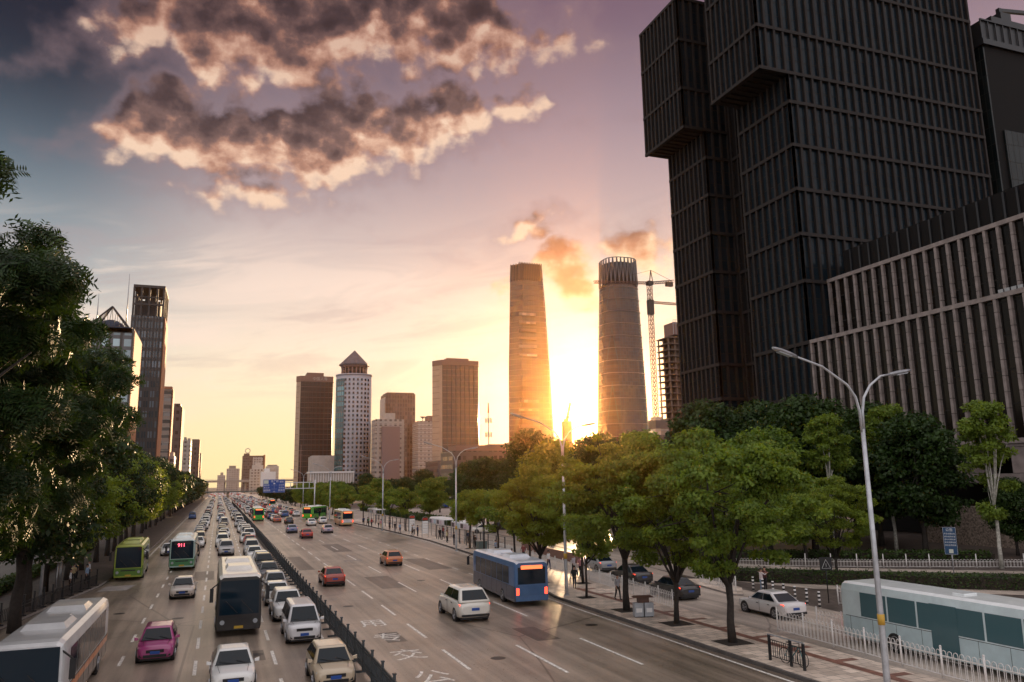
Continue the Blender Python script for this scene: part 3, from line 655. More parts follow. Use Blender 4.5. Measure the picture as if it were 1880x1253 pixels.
# --- round white tower with punched windows, arcade lantern and conical roof
banded('teal_glass', (.04, .06, .06), (.05, .12, .13), 3.5, .75, 2.0, .8)
mat('tower_white', (.40, .39, .43), .7, noise=(.15, .1, 4)); mat('slate', (.10, .085, .10), .6, noise=(.6, .3, 4)); mat('lantern_stone', (.26, .17, .16), .7)
b_ = empty('round_tower', label='round pale tower with small square windows under a pointed slate roof', cat='building')
cx, cy, R = 83.4, 531, 11.9
MB().cyl((cx, cy), R, 0, 80.5, 40, smooth=True).build('shaft', MAT['tower_white'], b_)
mb = MB(); 
for k in range(4):
    a = rad(196 + k * 9); mb.box(0, 0, 0, 0, 0, 0) if False else mb.cyl((cx + (R - .1) * math.cos(a), cy + (R - .1) * math.sin(a)), 1.25, 0, 78, 8)
mb.build('glass_bay', MAT['teal_glass'], b_)
wbox = MB().box(-.62, .62, -.25, .12, -.8, .8).mesh('window', MAT['glass_dark']); wl_ = []
rest = MB(); cnt = 0
for j in range(24):
    for i in range(8):
        a = rad(-140 + i * 13.2); p = (cx + (R + .02) * math.cos(a), cy + (R + .02) * math.sin(a), 77.2 - j * 3.0)
        if p[2] < 9: continue
        if cnt < 100:
            o = link('window', wbox, b_, p); o.rotation_euler = (0, 0, a + PI / 2); cnt += 1
        else:
            c_, s_ = math.cos(a + PI / 2), math.sin(a + PI / 2)
            vs = [(p[0] + x * c_ - y * s_, p[1] + x * s_ + y * c_, p[2] + z) for x, y, z in [(-.62, -.25, -.8), (.62, -.25, -.8), (.62, -.25, .8), (-.62, -.25, .8), (-.62, .12, -.8), (.62, .12, -.8), (.62, .12, .8), (-.62, .12, .8)]]
            rest.add(vs, [(0, 1, 2, 3), (0, 4, 5, 1), (1, 5, 6, 2), (2, 6, 7, 3), (3, 7, 4, 0)])
tag(rest.build('lower_window', MAT['glass_dark'], b_), kind='stuff')
MB().cyl((cx, cy), R + .35, 80.52, 81.4, 40).build('cornice', MAT['tower_white'], b_)
ln = MB().cyl((cx, cy), 7.4, 81.42, 87.4, 32).build('lantern', MAT['slab_dark'], b_)
mb = MB()
for k in range(20):
    a = k * 2 * PI / 20; mb.cyl((cx + 8.3 * math.cos(a), cy + 8.3 * math.sin(a)), .5, 81.42, 86.4, 6)
mb.cyl((cx, cy), 9.0, 86.42, 87.6, 32); mb.build('arcade_grille', MAT['lantern_stone'], ln)
MB().cyl((cx, cy), 10.4, 87.62, 88.6, 8, smooth=False).cyl((cx, cy), 10.0, 88.62, 91.4, 8, r1=7.3, smooth=False).cyl((cx, cy), 7.3, 91.42, 98.6, 8, r1=.15, smooth=False).build('roof', MAT['slate'], b_)
# --- grid tower and low neighbours
banded('grid_brown', (.12, .07, .055), (.09, .05, .038), 3.4, .7, 2.1, .8)
b_ = simple('grid_tower', 'flat topped brown grid tower between the round tower and the brown glass one', 127.1, 151.5, 640, 662, 82, MAT['grid_brown'], [(128, 151, 641, 660, 82.02, 83.2)], MAT['cap_brown'], None, 0, None, 'building', (11, 6, .3, MAT['cap_brown']))
MB().box(126.2, 126.8, 641, 662, 0, 79).build('side_wall', MAT['concrete_pale'], b_)
b_ = simple('white_hotel', 'low white block with balconies, blank pink wall and rooftop box', 92.8, 111.2, 500, 515, 49.3, MAT['pale_flats'], [(98.7, 105.8, 502, 510, 49.32, 53.5)], MAT['concrete_pale'], None, 14, MAT['concrete_pale'])
MB().box(96.5, 108, 497.5, 499.9, 0, 44.5).build('blank_wall', MAT['lantern_stone'], b_)
b_ = simple('balcony_block', 'white block with stacked balconies and a roof dish, beside the brown glass tower', 149.4, 170, 620, 640, 58, MAT['pale_flats'], [(158, 170, 622, 632, 58.02, 62.5)], MAT['lantern_stone'], None, 18, MAT['white_paint'])
MB().tube([(153.5, 621, 58), (153.5, 621, 60)], .3, 6).cyl((153.5, 621), .4, 60.02, 61.6, 14, r1=2.4).build('dish', MAT['lantern_stone'], b_)
b_ = chamfered('bronze_tower', 'broad bronze glass tower with pale left flank and flat cap', 126.9, 157.2, 480, 512, 86.3, 4.6, MAT['orange_glass'], MAT['tan_wall'], MAT['cap_brown'], 3.2, (136, 151, 486, 500, 86.32, 88.6))
MB().box(118, 172, 440, 470, 0, 21).build('podium', MAT['brown_face'], b_)
b_ = simple('cube_building', 'low orange cube building right of the aerial mast', 160.7, 184, 480, 495, 31.5, MAT['tan_wall'], [(163, 181, 481, 490, 31.52, 32.4)], MAT['cap_brown'], None, 2)
# --- aerial mast
mat('red_paint', (.45, .05, .03), .5)
b_ = empty('aerial_mast', (142, 420, 0), label='red and white telecom mast with antenna clusters, between towers', cat='mast')
MB().tube([(0, 0, 0), (0, 0, 30), (0, 0, 47)], [.45, .35, .25], 6).build('pole', MAT['metal_grey'], b_)
MB().tube([(0, 0, 47.02), (0, 0, 52.8)], [.5, .3], 6).build('red_tip', MAT['red_paint'], b_)
for z in (34.5, 42.5):
    mb = MB()
    for k in range(6):
        a = k * PI / 3; mb.bar((0, 0, z), (1.6 * math.cos(a), 1.6 * math.sin(a), z), .15); mb.bar((1.7 * math.cos(a), 1.7 * math.sin(a), z - 1.2), (1.7 * math.cos(a), 1.7 * math.sin(a), z + 1.6), .42)
    mb.build('antenna_ring', MAT['metal_grey'], b_)
# --- tapered tower with ribbed crown
glassy('taper_glass', (.036, .020, .017), (.055, .032, .026), 4.2, 4.0, .13); mat('fin_metal', (.13, .08, .07), .5, .3)
banded('tan_glass', (.12, .07, .05), (.26, .18, .12), 8.0, .42, grough=.1)  # glass bands with a lighter tan base colour
b_ = empty('tapered_tower', label='tall tapering glass tower with ribbed flat crown, left of the sun', cat='building')
def taper(sec, ch=5):
    R_ = []
    for (x0, x1, y0, y1, z) in sec: R_.append([(x0 + .45 * (y1 - y0), y1, z), (x0, y0 + ch * 1.2, z), (x0 + ch, y0, z), (x1 - ch * .3, y0, z), (x1, y0 + ch * .3, z), (x1, y1, z)])
    return R_
sec = [(193.8, 227.2, 520, 556, 0), (194.2, 226.5, 520.4, 556, 42), (195.2, 225.0, 521.2, 554, 90), (197.2, 223.0, 522, 552, 140), (198.0, 221.9, 522.6, 551, 157)]
bd = MB().loft(taper(sec, 7), 0, True, False).build('shaft', MAT['taper_glass'], b_)
sec2 = [(197.9, 222.0, 522.5, 551, 157.03), (198.6, 220.9, 523.2, 550, 168.6)]
cr = MB().loft(taper(sec2, 7), 0, True, False).build('crown', MAT['slab_dark'], b_)
mb = MB()
for i in range(14):
    u = i / 13; mb.bar((202 + 18.5 * u, 522.2, 155.5), (202.5 + 17.6 * u, 522.9, 169.3), .55)
for i in range(5): mb.bar((198 + 5.6 * i / 4, 531 - 8 * i / 4, 155.5), (198.8 + 5.6 * i / 4, 531.4 - 8 * i / 4, 169.2), .5)
mb.build('rib_grille', MAT['fin_metal'], cr)
mb = MB()
for z in np.arange(8, 154, 4.0):
    j = max(q for q in range(len(sec)) if sec[q][4] <= z); j = min(j, len(sec) - 2); f = (z - sec[j][4]) / (sec[j + 1][4] - sec[j][4])
    x0, x1, y0, y1 = [sec[j][q] * (1 - f) + sec[j + 1][q] * f for q in range(4)]
    mb.loft(taper([(x0 - .2, x1 + .2, y0 - .2, y1, z), (x0 - .2, x1 + .2, y0 - .2, y1, z + .35)], 7), 0, True, False)
mb.build('floor_edging', MAT['fin_metal'], bd)
for z in [46, 52, 58, 64, 98, 104, 110, 116, 122, 128]:
    w = 9.5; MB().box(208 - w + (z / 60), 208 + w * .8 - (z / 60), 520.0, 521.4 if z < 90 else 522, z, z + 2.1).build('bright_storey', MAT['tan_glass'], b_)
# --- tapered tower with braced open crown
glassy('scale_glass', (.055, .026, .016), (.09, .045, .026), 2.4, 3.0, .14); mat('pale_edge', (.55, .42, .30), .4)
b_ = empty('braced_tower', label='rounded tapering glass tower with white zigzag bracing round its open crown', cat='building')
def rr(x0, x1, y0, y1, z, ch=13, n=5):
    P_ = []
    for (cx_, cy_, a0) in ((x1 - ch, y0 + ch, -90), (x1 - ch, y1 - ch, 0), (x0 + ch, y1 - ch, 90), (x0 + ch, y0 + ch, 180)):
        for k in range(n): a = rad(a0 + 90 * k / (n - 1)); P_.append((cx_ + ch * math.cos(a), cy_ + ch * math.sin(a), z))
    return P_
def tw2(z):
    f = z / 205; return (313.0 + 7.2 * f ** 1.3, 357.4 - 5.4 * f ** 1.6, 600 + 2 * f, 638 - 6 * f)
mb = MB(); zz = list(np.arange(0, 182, 11.2))
for z in zz:
    pass
mb.loft([rr(*tw2(z), z) for z in zz + [182.2]], 0, True, True)
bd = mb.build('shaft', MAT['scale_glass'], b_)
mb = MB()
for z in zz[1:]: a = tw2(z); mb.loft([rr(a[0] - .3, a[1] + .3, a[2] - .3, a[3], z + .0), rr(a[0] - .3, a[1] + .3, a[2] - .3, a[3], z + .35)], 0, True, True)
mb.build('scale_edging', MAT['cap_brown'], bd)
a = tw2(185); cr = MB().loft([rr(a[0] + 1.5, a[1] - 1.5, a[2] + 1.5, a[3] - 2, 182.5), rr(a[0] + 2.5, a[1] - 2.5, a[2] + 2.5, a[3] - 3, 203)], 0, True, True).build('crown', MAT['slab_dark'], b_)
mb = MB(); R0 = rr(a[0], a[1], a[2], a[3], 182.4, 12, 5); a2 = tw2(207); R1 = rr(a2[0] + .4, a2[1] - .4, a2[2], a2[3], 206.5, 11, 5)
n = len(R0)
def along(R_, s_):
    L_ = [0]
    for i in range(n): L_.append(L_[-1] + (Vector(R_[(i + 1) % n]) - Vector(R_[i])).length)
    t_ = (s_ % 1) * L_[-1]
    for i in range(n):
        if t_ <= L_[i + 1]: return Vector(R_[i]).lerp(Vector(R_[(i + 1) % n]), (t_ - L_[i]) / max(1e-6, L_[i + 1] - L_[i]))
for k in range(28):
    mb.bar(along(R0, k / 28), along(R1, (k + .5) / 28), .8); mb.bar(along(R0, (k + 1) / 28), along(R1, (k + .5) / 28), .8)
    mb.bar(along(R1, k / 28), along(R1, (k + 1) / 28), .6)
mb.build('zigzag_lattice', mat('brace_grey', (.14, .13, .135), .5), cr)
mat('raw_concrete', (.17, .12, .095), .85)
# --- concrete frame under construction
b_ = empty('unfinished_tower', label='bare concrete frame of a tower under construction beside the crane', cat='building')
x0, x1, y0, y1 = 240, 262, 384, 396; mb = MB()
for k in range(24):
    z = 6 + k * 3.6; mb.box(x0 - .8, x1, y0 - .8, y1, z, z + .45)
sl = mb.build('floor_slab_lattice', MAT['raw_concrete'], b_)
mb = MB()
for i in range(6):
    for j in range(3): mb.box(x0 + i * 4.3, x0 + i * 4.3 + .7, y0 + j * 5.4, y0 + j * 5.4 + .7, 0, 89)
mb.build('column_lattice', MAT['raw_concrete'], b_)
MB().box(245, 258, 387, 395, 0, 91).build('core_wall', MAT['raw_concrete'], b_)
mb = MB().box(244.5, 258, 384.4, 395, 91.02, 98.4)
mb.build('formwork', MAT['cap_brown'], b_)
mb = MB()
for i in range(9): mb.bar((244 + i * 1.7, 384, 91), (244 + i * 1.7, 384, 99.8), .2)
mb.bar((244, 384, 99.7), (258, 384, 99.7), .2); mb.bar((244, 384, 97.3), (258, 384, 97.3), .2); mb.build('scaffold_lattice', MAT['metal_grey'], b_)
# --- tower crane
def lattice(mb, a, b, w, n, t=.16, up=(0, 0, 1)):
    a, b = Vector(a), Vector(b); d = (b - a).normalized(); u = Vector(up); u = (u - d * u.dot(d)).normalized(); r = d.cross(u)
    cs_ = [(-1, -1), (1, -1), (1, 1), (-1, 1)]; P_ = lambda f, c_: a.lerp(b, f) + r * c_[0] * w / 2 + u * c_[1] * w / 2
    for c_ in cs_: mb.bar(P_(0, c_), P_(1, c_), t * 1.4)
    for i in range(n):
        for k in range(4):
            c0, c1 = cs_[k], cs_[(k + 1) % 4]
            mb.bar(P_(i / n, c0), P_((i + 1) / n, c1), t); mb.bar(P_(i / n, c0), P_(i / n, c1), t)
    return mb
mat('crane_red', (.10, .04, .028), .5, noise=(2, .3, 3))
b_ = empty('tower_crane', (269, 450, 0), label='lattice tower crane beside the unfinished concrete frame', cat='crane')
lattice(MB(), (0, 0, 0), (0, 0, 138), 2.6, 46, .22, (0, 1, 0)).build('mast', MAT['crane_red'], b_)
j = MB(); lattice(j, (2, 0, 140), (-42, 0, 137.5), 1.5, 26, .16); j.build('jib', MAT['crane_red'], b_)
j = MB(); lattice(j, (2, 0, 140), (19, 0, 142.5), 1.6, 9, .18); j.box(13, 18, -1.2, 1.2, 138.6, 141.6); j.build('counter_jib', MAT['slab_dark'], b_)
MB().bar((0, 0, 139), (1.5, 0, 149), .5).bar((3, 0, 139), (1.5, 0, 149), .4).bar((1.5, 0, 149), (-30, 0, 139.4), .16).bar((1.5, 0, 149), (17, 0, 143), .18).build('apex', MAT['crane_red'], b_)
MB().box(-1.9, 1.9, -2, 1.6, 138.2, 141).build('cab', MAT['slab_dark'], b_)
MB().box(-1.8, 1.8, -1.8, 1.8, 118, 128).build('climbing_frame', MAT['slab_dark'], b_)
j = MB(); lattice(j, (2, 2, 127), (22, 2, 127), 1.3, 14, .15); j.build('second_jib', MAT['crane_red'], b_)
b_ = empty('small_crane', (181.5, 400, 0), label='small raised crane arm sticking up behind the trees left of the sun', cat='crane')
MB().box(-2.2, 2.2, -2, 2, 0, 41).build('base', MAT['crane_red'], b_)
MB().bar((0, 0, 41), (.8, 0, 44), 1.3).bar((.6, 0, 43.6), (2.6, 0, 51.5), .9).bar((-1.5, 0, 41.5), (.8, 0, 43), 1.0).build('arm', MAT['crane_red'], b_)
# --- low brick buildings behind the right-hand trees close the gaps at ground level
simple('brown_hall', 'low dark brown building behind the street trees under the bronze tower', 95, 128, 330, 350, 22, MAT['brown_face'], [(97, 120, 332, 345, 22.02, 24.5)], MAT['cap_brown'])
simple('beige_annex', 'beige annex beyond the trees at the foot of the tapered tower', 170, 215, 430, 450, 29, MAT['tan_wall'], [(175, 200, 432, 445, 29.02, 31)], MAT['cap_brown'], None, 5)
simple('glass_annex', 'squat glass annex left of the unfinished tower', 222, 230, 372, 380, 40.5, MAT['tan_glass'], [(223, 227, 374, 379, 40.52, 42)], MAT['pale_edge'], None, 6)
# --- footbridge and far overpass
def bridge(name, lab, x0, x1, Y, z0, z1, wid, rail, m_, cat, piers):
    b_ = empty(name, label=lab, cat=cat)
    MB().box(x0, x1, Y, Y + wid, z0, z1).build('deck', m_, b_)
    mb = MB()
    for k in range(int((x1 - x0) / .8)): mb.box(x0 + k * .8, x0 + k * .8 + .12, Y - .1, Y + .02, z1 - .2, z1 + rail)
    mb.box(x0, x1, Y - .12, Y + .04, z1 + rail, z1 + rail + .15); mb.build('railing', MAT['metal_grey'], b_)
    for px in piers: MB().cyl((px, Y + wid / 2), .9, 0, z0 - .02, 12).build('pier', MAT['concrete'], b_)
    return b_
mat('bridge_green', (.10, .14, .14), .6)
bridge('footbridge', 'green footbridge low across the jammed road', -14, 42, 640, 3.9, 4.9, 4, 1.2, MAT['bridge_green'], 'bridge', (-11, 7, 33, 40))
bridge('overpass', 'concrete highway overpass high above the far end of the road', -90, 130, 1000, 13.2, 15.6, 14, 1.3, MAT['concrete'], 'bridge', (-40, -12, 7, 30, 60))
# ------------------------------------------------------------ trees
def leaf_mat(name, c0, c1, trans=.35):
    m_ = bpy.data.materials.new(name); m_.use_nodes = True; n = m_.node_tree; b = n.nodes['Principled BSDF']; k = NB(n)
    pos = k.node('ShaderNodeTexCoord').outputs['Object']; oi = k.node('ShaderNodeObjectInfo').outputs['Random']
    nz = k.noise(k.vm('ADD', pos, oi), .7, 3, .6); isl = k.node('ShaderNodeNewGeometry').outputs['Random Per Island']
    f = k.m('ADD', k.sm(nz, .3, .7, 0, .7), k.m('MULTIPLY', isl, .4), clamp=True)
    col = k.mix(f, c0, c1); col = k.mix(k.m('MULTIPLY', oi, .3), col, tuple(v * w for v, w in zip(c1, (1.15, .95, .7))))
    n.links.new(col, b.inputs['Base Color']); b.inputs['Roughness'].default_value = .5; b.inputs['Specular IOR Level'].default_value = .35
    tr = k.node('ShaderNodeBsdfTranslucent'); ms = k.node('ShaderNodeMixShader'); ms.inputs[0].default_value = trans
    n.links.new(k.vm('MULTIPLY', col, (1.8, 1.5, .5)), tr.inputs[0]); n.links.new(b.outputs[0], ms.inputs[1]); n.links.new(tr.outputs[0], ms.inputs[2])
    n.links.new(ms.outputs[0], n.nodes['Material Output'].inputs[0]); MAT[name] = m_; return m_
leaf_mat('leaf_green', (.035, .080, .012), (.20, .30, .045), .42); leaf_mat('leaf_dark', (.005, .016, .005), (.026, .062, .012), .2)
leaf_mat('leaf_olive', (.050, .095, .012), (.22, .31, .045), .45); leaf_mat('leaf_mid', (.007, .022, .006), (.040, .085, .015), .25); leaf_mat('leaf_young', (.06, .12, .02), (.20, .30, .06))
mat('bark', (.035, .028, .024), .9, noise=(5, .35, 5), bump=(8, .6, .03)); mat('bark_pale', (.46, .45, .40), .8, noise=(4, .45, 5))
def leaves_mesh(name, m_, clumps, per, size, seed, flat=.5, droop=0.0, pinnate=False):
    """clumps: list of (x,y,z,r). leaf faces scattered through each clump"""
    rng = np.random.default_rng(seed); V = []; 
    cl = np.array(clumps); w = cl[:, 3] ** 2; cnt = np.maximum(4, (per * len(cl) * w / w.sum())).astype(int)
    C_ = np.repeat(cl, cnt, axis=0); n = len(C_)
    d = rng.normal(size=(n, 3)); d /= np.linalg.norm(d, axis=1)[:, None]
    r = rng.random(n) ** .42 * C_[:, 3]
    pos = C_[:, :3] + d * r[:, None] * np.array([1, 1, flat])
    nrm = d * .8 + rng.normal(size=(n, 3)) * .55 + np.array([0, 0, .55]); nrm /= np.linalg.norm(nrm, axis=1)[:, None]
    a = rng.normal(size=(n, 3)) + d * .8 + np.array([0, 0, -droop]); a -= nrm * (a * nrm).sum(1)[:, None]; a /= np.linalg.norm(a, axis=1)[:, None]
    b = np.cross(nrm, a); s = size * (0.6 + .8 * rng.random(n))[:, None]
    if pinnate:    # a spray: a stalk of paired leaflets
        quads = []
        for k in range(5):
            for sg in (-1, 1):
                o = pos + a * s * (k * .42) - nrm * s * (k * k * .03); t_ = a * .35 + b * sg * .94
                p0 = o; p1 = o + t_ * s * .42 + a * s * .13; p2 = o + t_ * s * .95; p3 = o + t_ * s * .42 - a * s * .13
                quads.append(np.stack([p0, p1, p2, p3], 1))
        Q = np.concatenate(quads)
    else:
        p0 = pos; p1 = pos + a * s * .45 + b * s * .34 - nrm * s * .06; p2 = pos + a * s * 1.05; p3 = pos + a * s * .45 - b * s * .34 - nrm * s * .06
        Q = np.stack([p0, p1, p2, p3], 1)
    m = len(Q); me = bpy.data.meshes.new(name); me.vertices.add(m * 4); me.vertices.foreach_set('co', Q.reshape(-1).astype(np.float32))
    me.loops.add(m * 4); me.loops.foreach_set('vertex_index', np.arange(m * 4, dtype=np.int32))
    me.polygons.add(m); me.polygons.foreach_set('loop_start', np.arange(0, m * 4, 4, dtype=np.int32)); me.polygons.foreach_set('loop_total', np.full(m, 4, dtype=np.int32))
    me.materials.append(m_); me.update(); me.validate(); return me
def crown_clumps(rng, rx, z0, z1, n, r0=.9, r1=1.5, top=.55, hollow=.35):
    out_ = []; zc = z0 + (z1 - z0) * top
    while len(out_) < n:
        x, y, z = rng.uniform(-1, 1), rng.uniform(-1, 1), rng.uniform(-1, 1); q = x * x + y * y + z * z
        if q > 1 or q < hollow * rng.random(): continue
        zz_ = zc + z * ((z1 - zc) if z > 0 else (zc - z0)); k = 1 - .12 * abs(z)
        o_ = 1.0; r_ = rng.uniform(r0, r1)
        if rng.random() < .22 and q > .55: o_ = rng.uniform(1.08, 1.28); r_ = r0 * rng.uniform(.8, 1.1)
        out_.append((x * rx * k * o_, y * rx * k * o_, zc + (zz_ - zc) * (.5 + o_ * .5), r_))
    return out_
def tree_mesh(seed, h, rx, cb, nc, per, ls, m_, fork=None, tr=.16, limbs=7, bark='bark', lean=0.0, pin=False, cr=(.8, 1.4), top=.55, hollow=.35, limb_r=.5):
    rng = random.Random(seed); cl = crown_clumps(rng, rx - cr[1] * .6, cb, h - cr[1] * .5, nc, cr[0], cr[1], top, hollow)
    crown = leaves_mesh('crown', m_, cl, per, ls, seed, pinnate=pin)
    mb = MB(); fork = fork or cb * .85; wob = lambda s_: rng.uniform(-s_, s_)
    base = [(0, 0, -.1), (wob(.05), wob(.05), fork * .35), (lean * .5 + wob(.1), wob(.1), fork * .7), (lean, wob(.1), fork)]
    mb.tube(base, [tr * 1.35, tr * 1.05, tr * .95, tr], 10)
    top_ = Vector(base[-1]); 
    for k in range(limbs):
        tgt = Vector(rng.choice(cl)[:3]); 
        if k < limbs // 2: tgt.z = max(tgt.z, (cb + h) / 2)
        mid_ = top_.lerp(tgt, .5) + Vector((wob(.3), wob(.3), .25 * (tgt - top_).length * .5)); r_ = tr * rng.uniform(.45, .75) * (limb_r / .5)
        mb.tube([top_ - Vector((0, 0, .15)), top_.lerp(mid_, .5) + Vector((wob(.1), wob(.1), 0)), mid_, tgt], [r_, r_ * .8, r_ * .55, r_ * .15], 6)
        for q in range(3):
            t2 = Vector(rng.choice(cl)[:3])
            if (t2 - mid_).length < rx * .9: mb.tube([mid_, mid_.lerp(t2, .5) + Vector((wob(.2), wob(.2), wob(.2))), t2], [r_ * .4, r_ * .25, r_ * .08], 5)
    return crown, mb.mesh('trunk', MAT[bark])
TREES = {}
def tree_kind(key, *a, **k): TREES[key] = tree_mesh(*a, **k)
def place_tree(name, key, x, y, rz, s, lab, group=None, z=0.0, sz=None):
    o = empty(name, (x, y, z), rz, lab, 'tree', group); o.scale = (s, s, sz or s)
    link('crown', TREES[key][0], o); link('trunk', TREES[key][1], o); return o
tree_kind('big_a', 5, 10.6, 4.9, 3.2, 88, 420, .18, MAT['leaf_green'], fork=2.7, tr=.17, limbs=14, cr=(.40, 1.05), hollow=.7)
tree_kind('big_b', 8, 10.2, 4.6, 3.0, 80, 400, .18, MAT['leaf_olive'], fork=2.3, tr=.135, limbs=14, cr=(.40, 1.05), hollow=.7)
tree_kind('big_c', 13, 10.8, 4.8, 3.4, 86, 420, .18, MAT['leaf_green'], fork=3.0, tr=.17, limbs=14, cr=(.40, 1.05), hollow=.7)
tree_kind('slim', 21, 7.6, 2.7, 2.6, 24, 330, .22, MAT['leaf_olive'], fork=2.8, tr=.09, limbs=7, cr=(.6, 1.1))
tree_kind('slim_b', 23, 7.8, 3.1, 2.9, 28, 330, .22, MAT['leaf_green'], fork=3.0, tr=.10, limbs=7, cr=(.6, 1.2))
tree_kind('mass_a', 31, 15, 5.6, 3.0, 84, 230, .38, MAT['leaf_mid'], fork=3.4, tr=.26, limbs=8, cr=(1.3, 2.2))
tree_kind('mass_b', 33, 13.5, 5.2, 2.6, 76, 230, .38, MAT['leaf_green'], fork=3.0, tr=.24, limbs=8, cr=(1.2, 2.1))
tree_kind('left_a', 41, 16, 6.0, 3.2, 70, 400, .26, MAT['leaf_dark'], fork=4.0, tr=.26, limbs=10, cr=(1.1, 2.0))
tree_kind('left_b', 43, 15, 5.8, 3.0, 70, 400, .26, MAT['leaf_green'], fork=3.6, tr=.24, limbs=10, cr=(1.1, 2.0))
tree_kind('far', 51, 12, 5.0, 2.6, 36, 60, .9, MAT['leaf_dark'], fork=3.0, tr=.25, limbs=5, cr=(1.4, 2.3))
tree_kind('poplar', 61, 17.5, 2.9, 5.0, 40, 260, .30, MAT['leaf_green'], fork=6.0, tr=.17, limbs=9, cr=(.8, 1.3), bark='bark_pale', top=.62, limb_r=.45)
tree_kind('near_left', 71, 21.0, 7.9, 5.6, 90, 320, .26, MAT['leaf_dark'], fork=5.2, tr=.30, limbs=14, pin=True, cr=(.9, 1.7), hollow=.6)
rnd = random.Random(5)
# right kerb row
ROW = [('big_a', 25.2, 35.7, 1.06, 'thick-trunked leafy street tree standing beside the bicycle railing'), ('big_b', 25.5, 41.5, 1.02, 'leafy street tree forking low with a slanting limb, between litter bin and railing tree'),
       ('big_c', 25.2, 47.0, 1.08, 'leafy street tree with dark forked trunk right behind the litter bin'), ('slim', 25.3, 53.2, .86, 'young thin-trunked tree near the blurred walking person on the pavement'),
       ('big_b', 25.7, 62.7, .98, 'leafy tree at the bend of the kerb'), ('slim_b', 28.5, 60.5, 1.05, 'slender tree beside the white railing just past the kerb bend'),
       ('slim', 26.9, 68.2, 1.05, 'slender tree next to the person in the white shirt on the pavement'), ('slim_b', 28.0, 75.2, 1.08, 'slender tree one past the person in the white shirt'),
       ('slim_b', 29.1, 83.2, 1.06, 'slender street tree between the person in black and the white-shirted one'), ('slim', 29.9, 90.5, 1.1, 'slender street tree just past the person in black'),
       ('slim_b', 30.6, 98.5, 1.06, 'slender street tree beside the dark green kiosk bin')]
for i, (k_, x, y, s, lb) in enumerate(ROW): place_tree('street_tree', k_, x, y, i * 1.37, s, lb, 'trees along the pavement', .15)
for i, (x, y, s) in enumerate([(31.4, 139, 1.1), (31.2, 152, 1.05), (30.5, 178, 1.15), (29.6, 196, 1.1)]):
    place_tree('street_tree', 'slim_b', x, y, i * 2.1, s, ['rounded street tree above the bus stop signs', 'rounded street tree beside the orange bus', 'rounded tree past the orange bus, before the lay-by ends', 'rounded tree where the bus lay-by ends'][i], 'trees along the pavement', .15)
y = 212; na = 0
while y < 620:
    place_tree('avenue_tree', 'mass_b' if y < 330 else 'far', 30 + rnd.uniform(-1, 1.5), y, rnd.random() * 6, .62 + rnd.random() * .14, (['bushy tree where the avenue row begins, nearly in line with the small lamp', 'second bushy tree of the avenue row, before the sign gantry pole', 'bushy tree right behind the sign gantry pole'][na] if na < 3 else 'bushy tree in the long avenue row right of the jam, past the sign gantry'), 'avenue trees beyond the lay-by'); y += rnd.uniform(9, 12); na += 1
# masses behind the service road
MASS = [(45, 104, 1.12), (47, 118, 1.15), (53, 128, 1.1), (46, 92, 1.0), (56, 100, 1.2), (47, 140, .9), (64, 112, 1.25), (50, 158, .9), (66, 128, 1.05), (60, 148, .9), (45, 175, .75), (56, 186, .85), (70, 165, .95), (46, 205, .7), (60, 222, .8), (75, 205, .9), (46, 240, .8), (64, 258, .9), (84, 238, .95), (50, 285, .85), (70, 305, .9), (95, 290, 1.0), (52, 330, .85), (74, 352, .95), (56, 385, .85), (84, 402, 1.0), (58, 440, .85), (62, 500, .9), (100, 340, 1.0), (112, 380, 1.1)]
for i, (x, y, s) in enumerate(MASS): place_tree('park_tree', 'far' if y > 300 else ('mass_a' if i % 2 else 'mass_b'), x, y, i * 1.9, s, 'dense dark tree in the wood beyond the service road' if i % 2 else 'bushy mid-green tree in the wood beyond the service road', 'trees in the wood beyond the service road')
PK = [('mass_b', 53, 80, 1.12, 'broad green tree in front of the tower base, in the wood by the office block'), ('mass_a', 60, 88, 1.28, 'dark tall tree overlapping the lowest piers of the office block'), ('mass_a', 70, 90, 1.3, 'dark tall tree close to the foot of the office block towers'),
      ('mass_b', 50, 88, 1.1, 'bushy tree just left of the office block foot'), ('mass_a', 66, 76, 1.25, 'dark tree behind the lamp post fork'), ('mass_a', 72, 66, 1.05, 'very dark tree beside the stone pillar of the office block'), ('mass_b', 56, 66, .66, 'low spreading tree behind the hedge, left of the tall lamp post'), ('mass_a', 80, 84, 1.1, 'dark tree against the podium piers'),
      ('mass_a', 76, 76, 1.2, 'dark tall tree right of the lamp fork, in front of the lower piers'), ('mass_b', 58, 74, 1.1, 'bushy mid-green tree just left of the lamp fork'), ('mass_a', 78, 60, .55, 'dark tree in front of the rough stone wall'), ('mass_a', 84, 50, .8, 'dark tree right of the rough stone wall')]
for i, (k_, x, y, s, lb) in enumerate(PK): place_tree('park_tree', k_, x, y, i * 2.3, s, lb, 'trees at the office block')
place_tree('poplar_tree', 'poplar', 72.5, 70.4, .5, 1.0, 'tall narrow tree with white trunk, left of the stone pillar', 'white-trunked trees')
place_tree('poplar_tree', 'poplar', 66.3, 52.7, 2.5, .92, 'tall narrow white-trunked tree braced by stakes, near the stone wall', 'white-trunked trees')
place_tree('poplar_tree', 'poplar', 62, 68.5, 1.5, .92, 'narrow tree with several pale stems, left of the lamp post', 'white-trunked trees')
place_tree('park_tree', 'big_b', 47.5, 52.5, .3, .86, 'spreading tree with forked dark trunk in the hedge bed behind the warning sign', 'trees at the office block')
place_tree('park_tree', 'big_c', 44.5, 62, 1.3, .86, 'small dark tree behind the two standing people', 'trees at the office block')
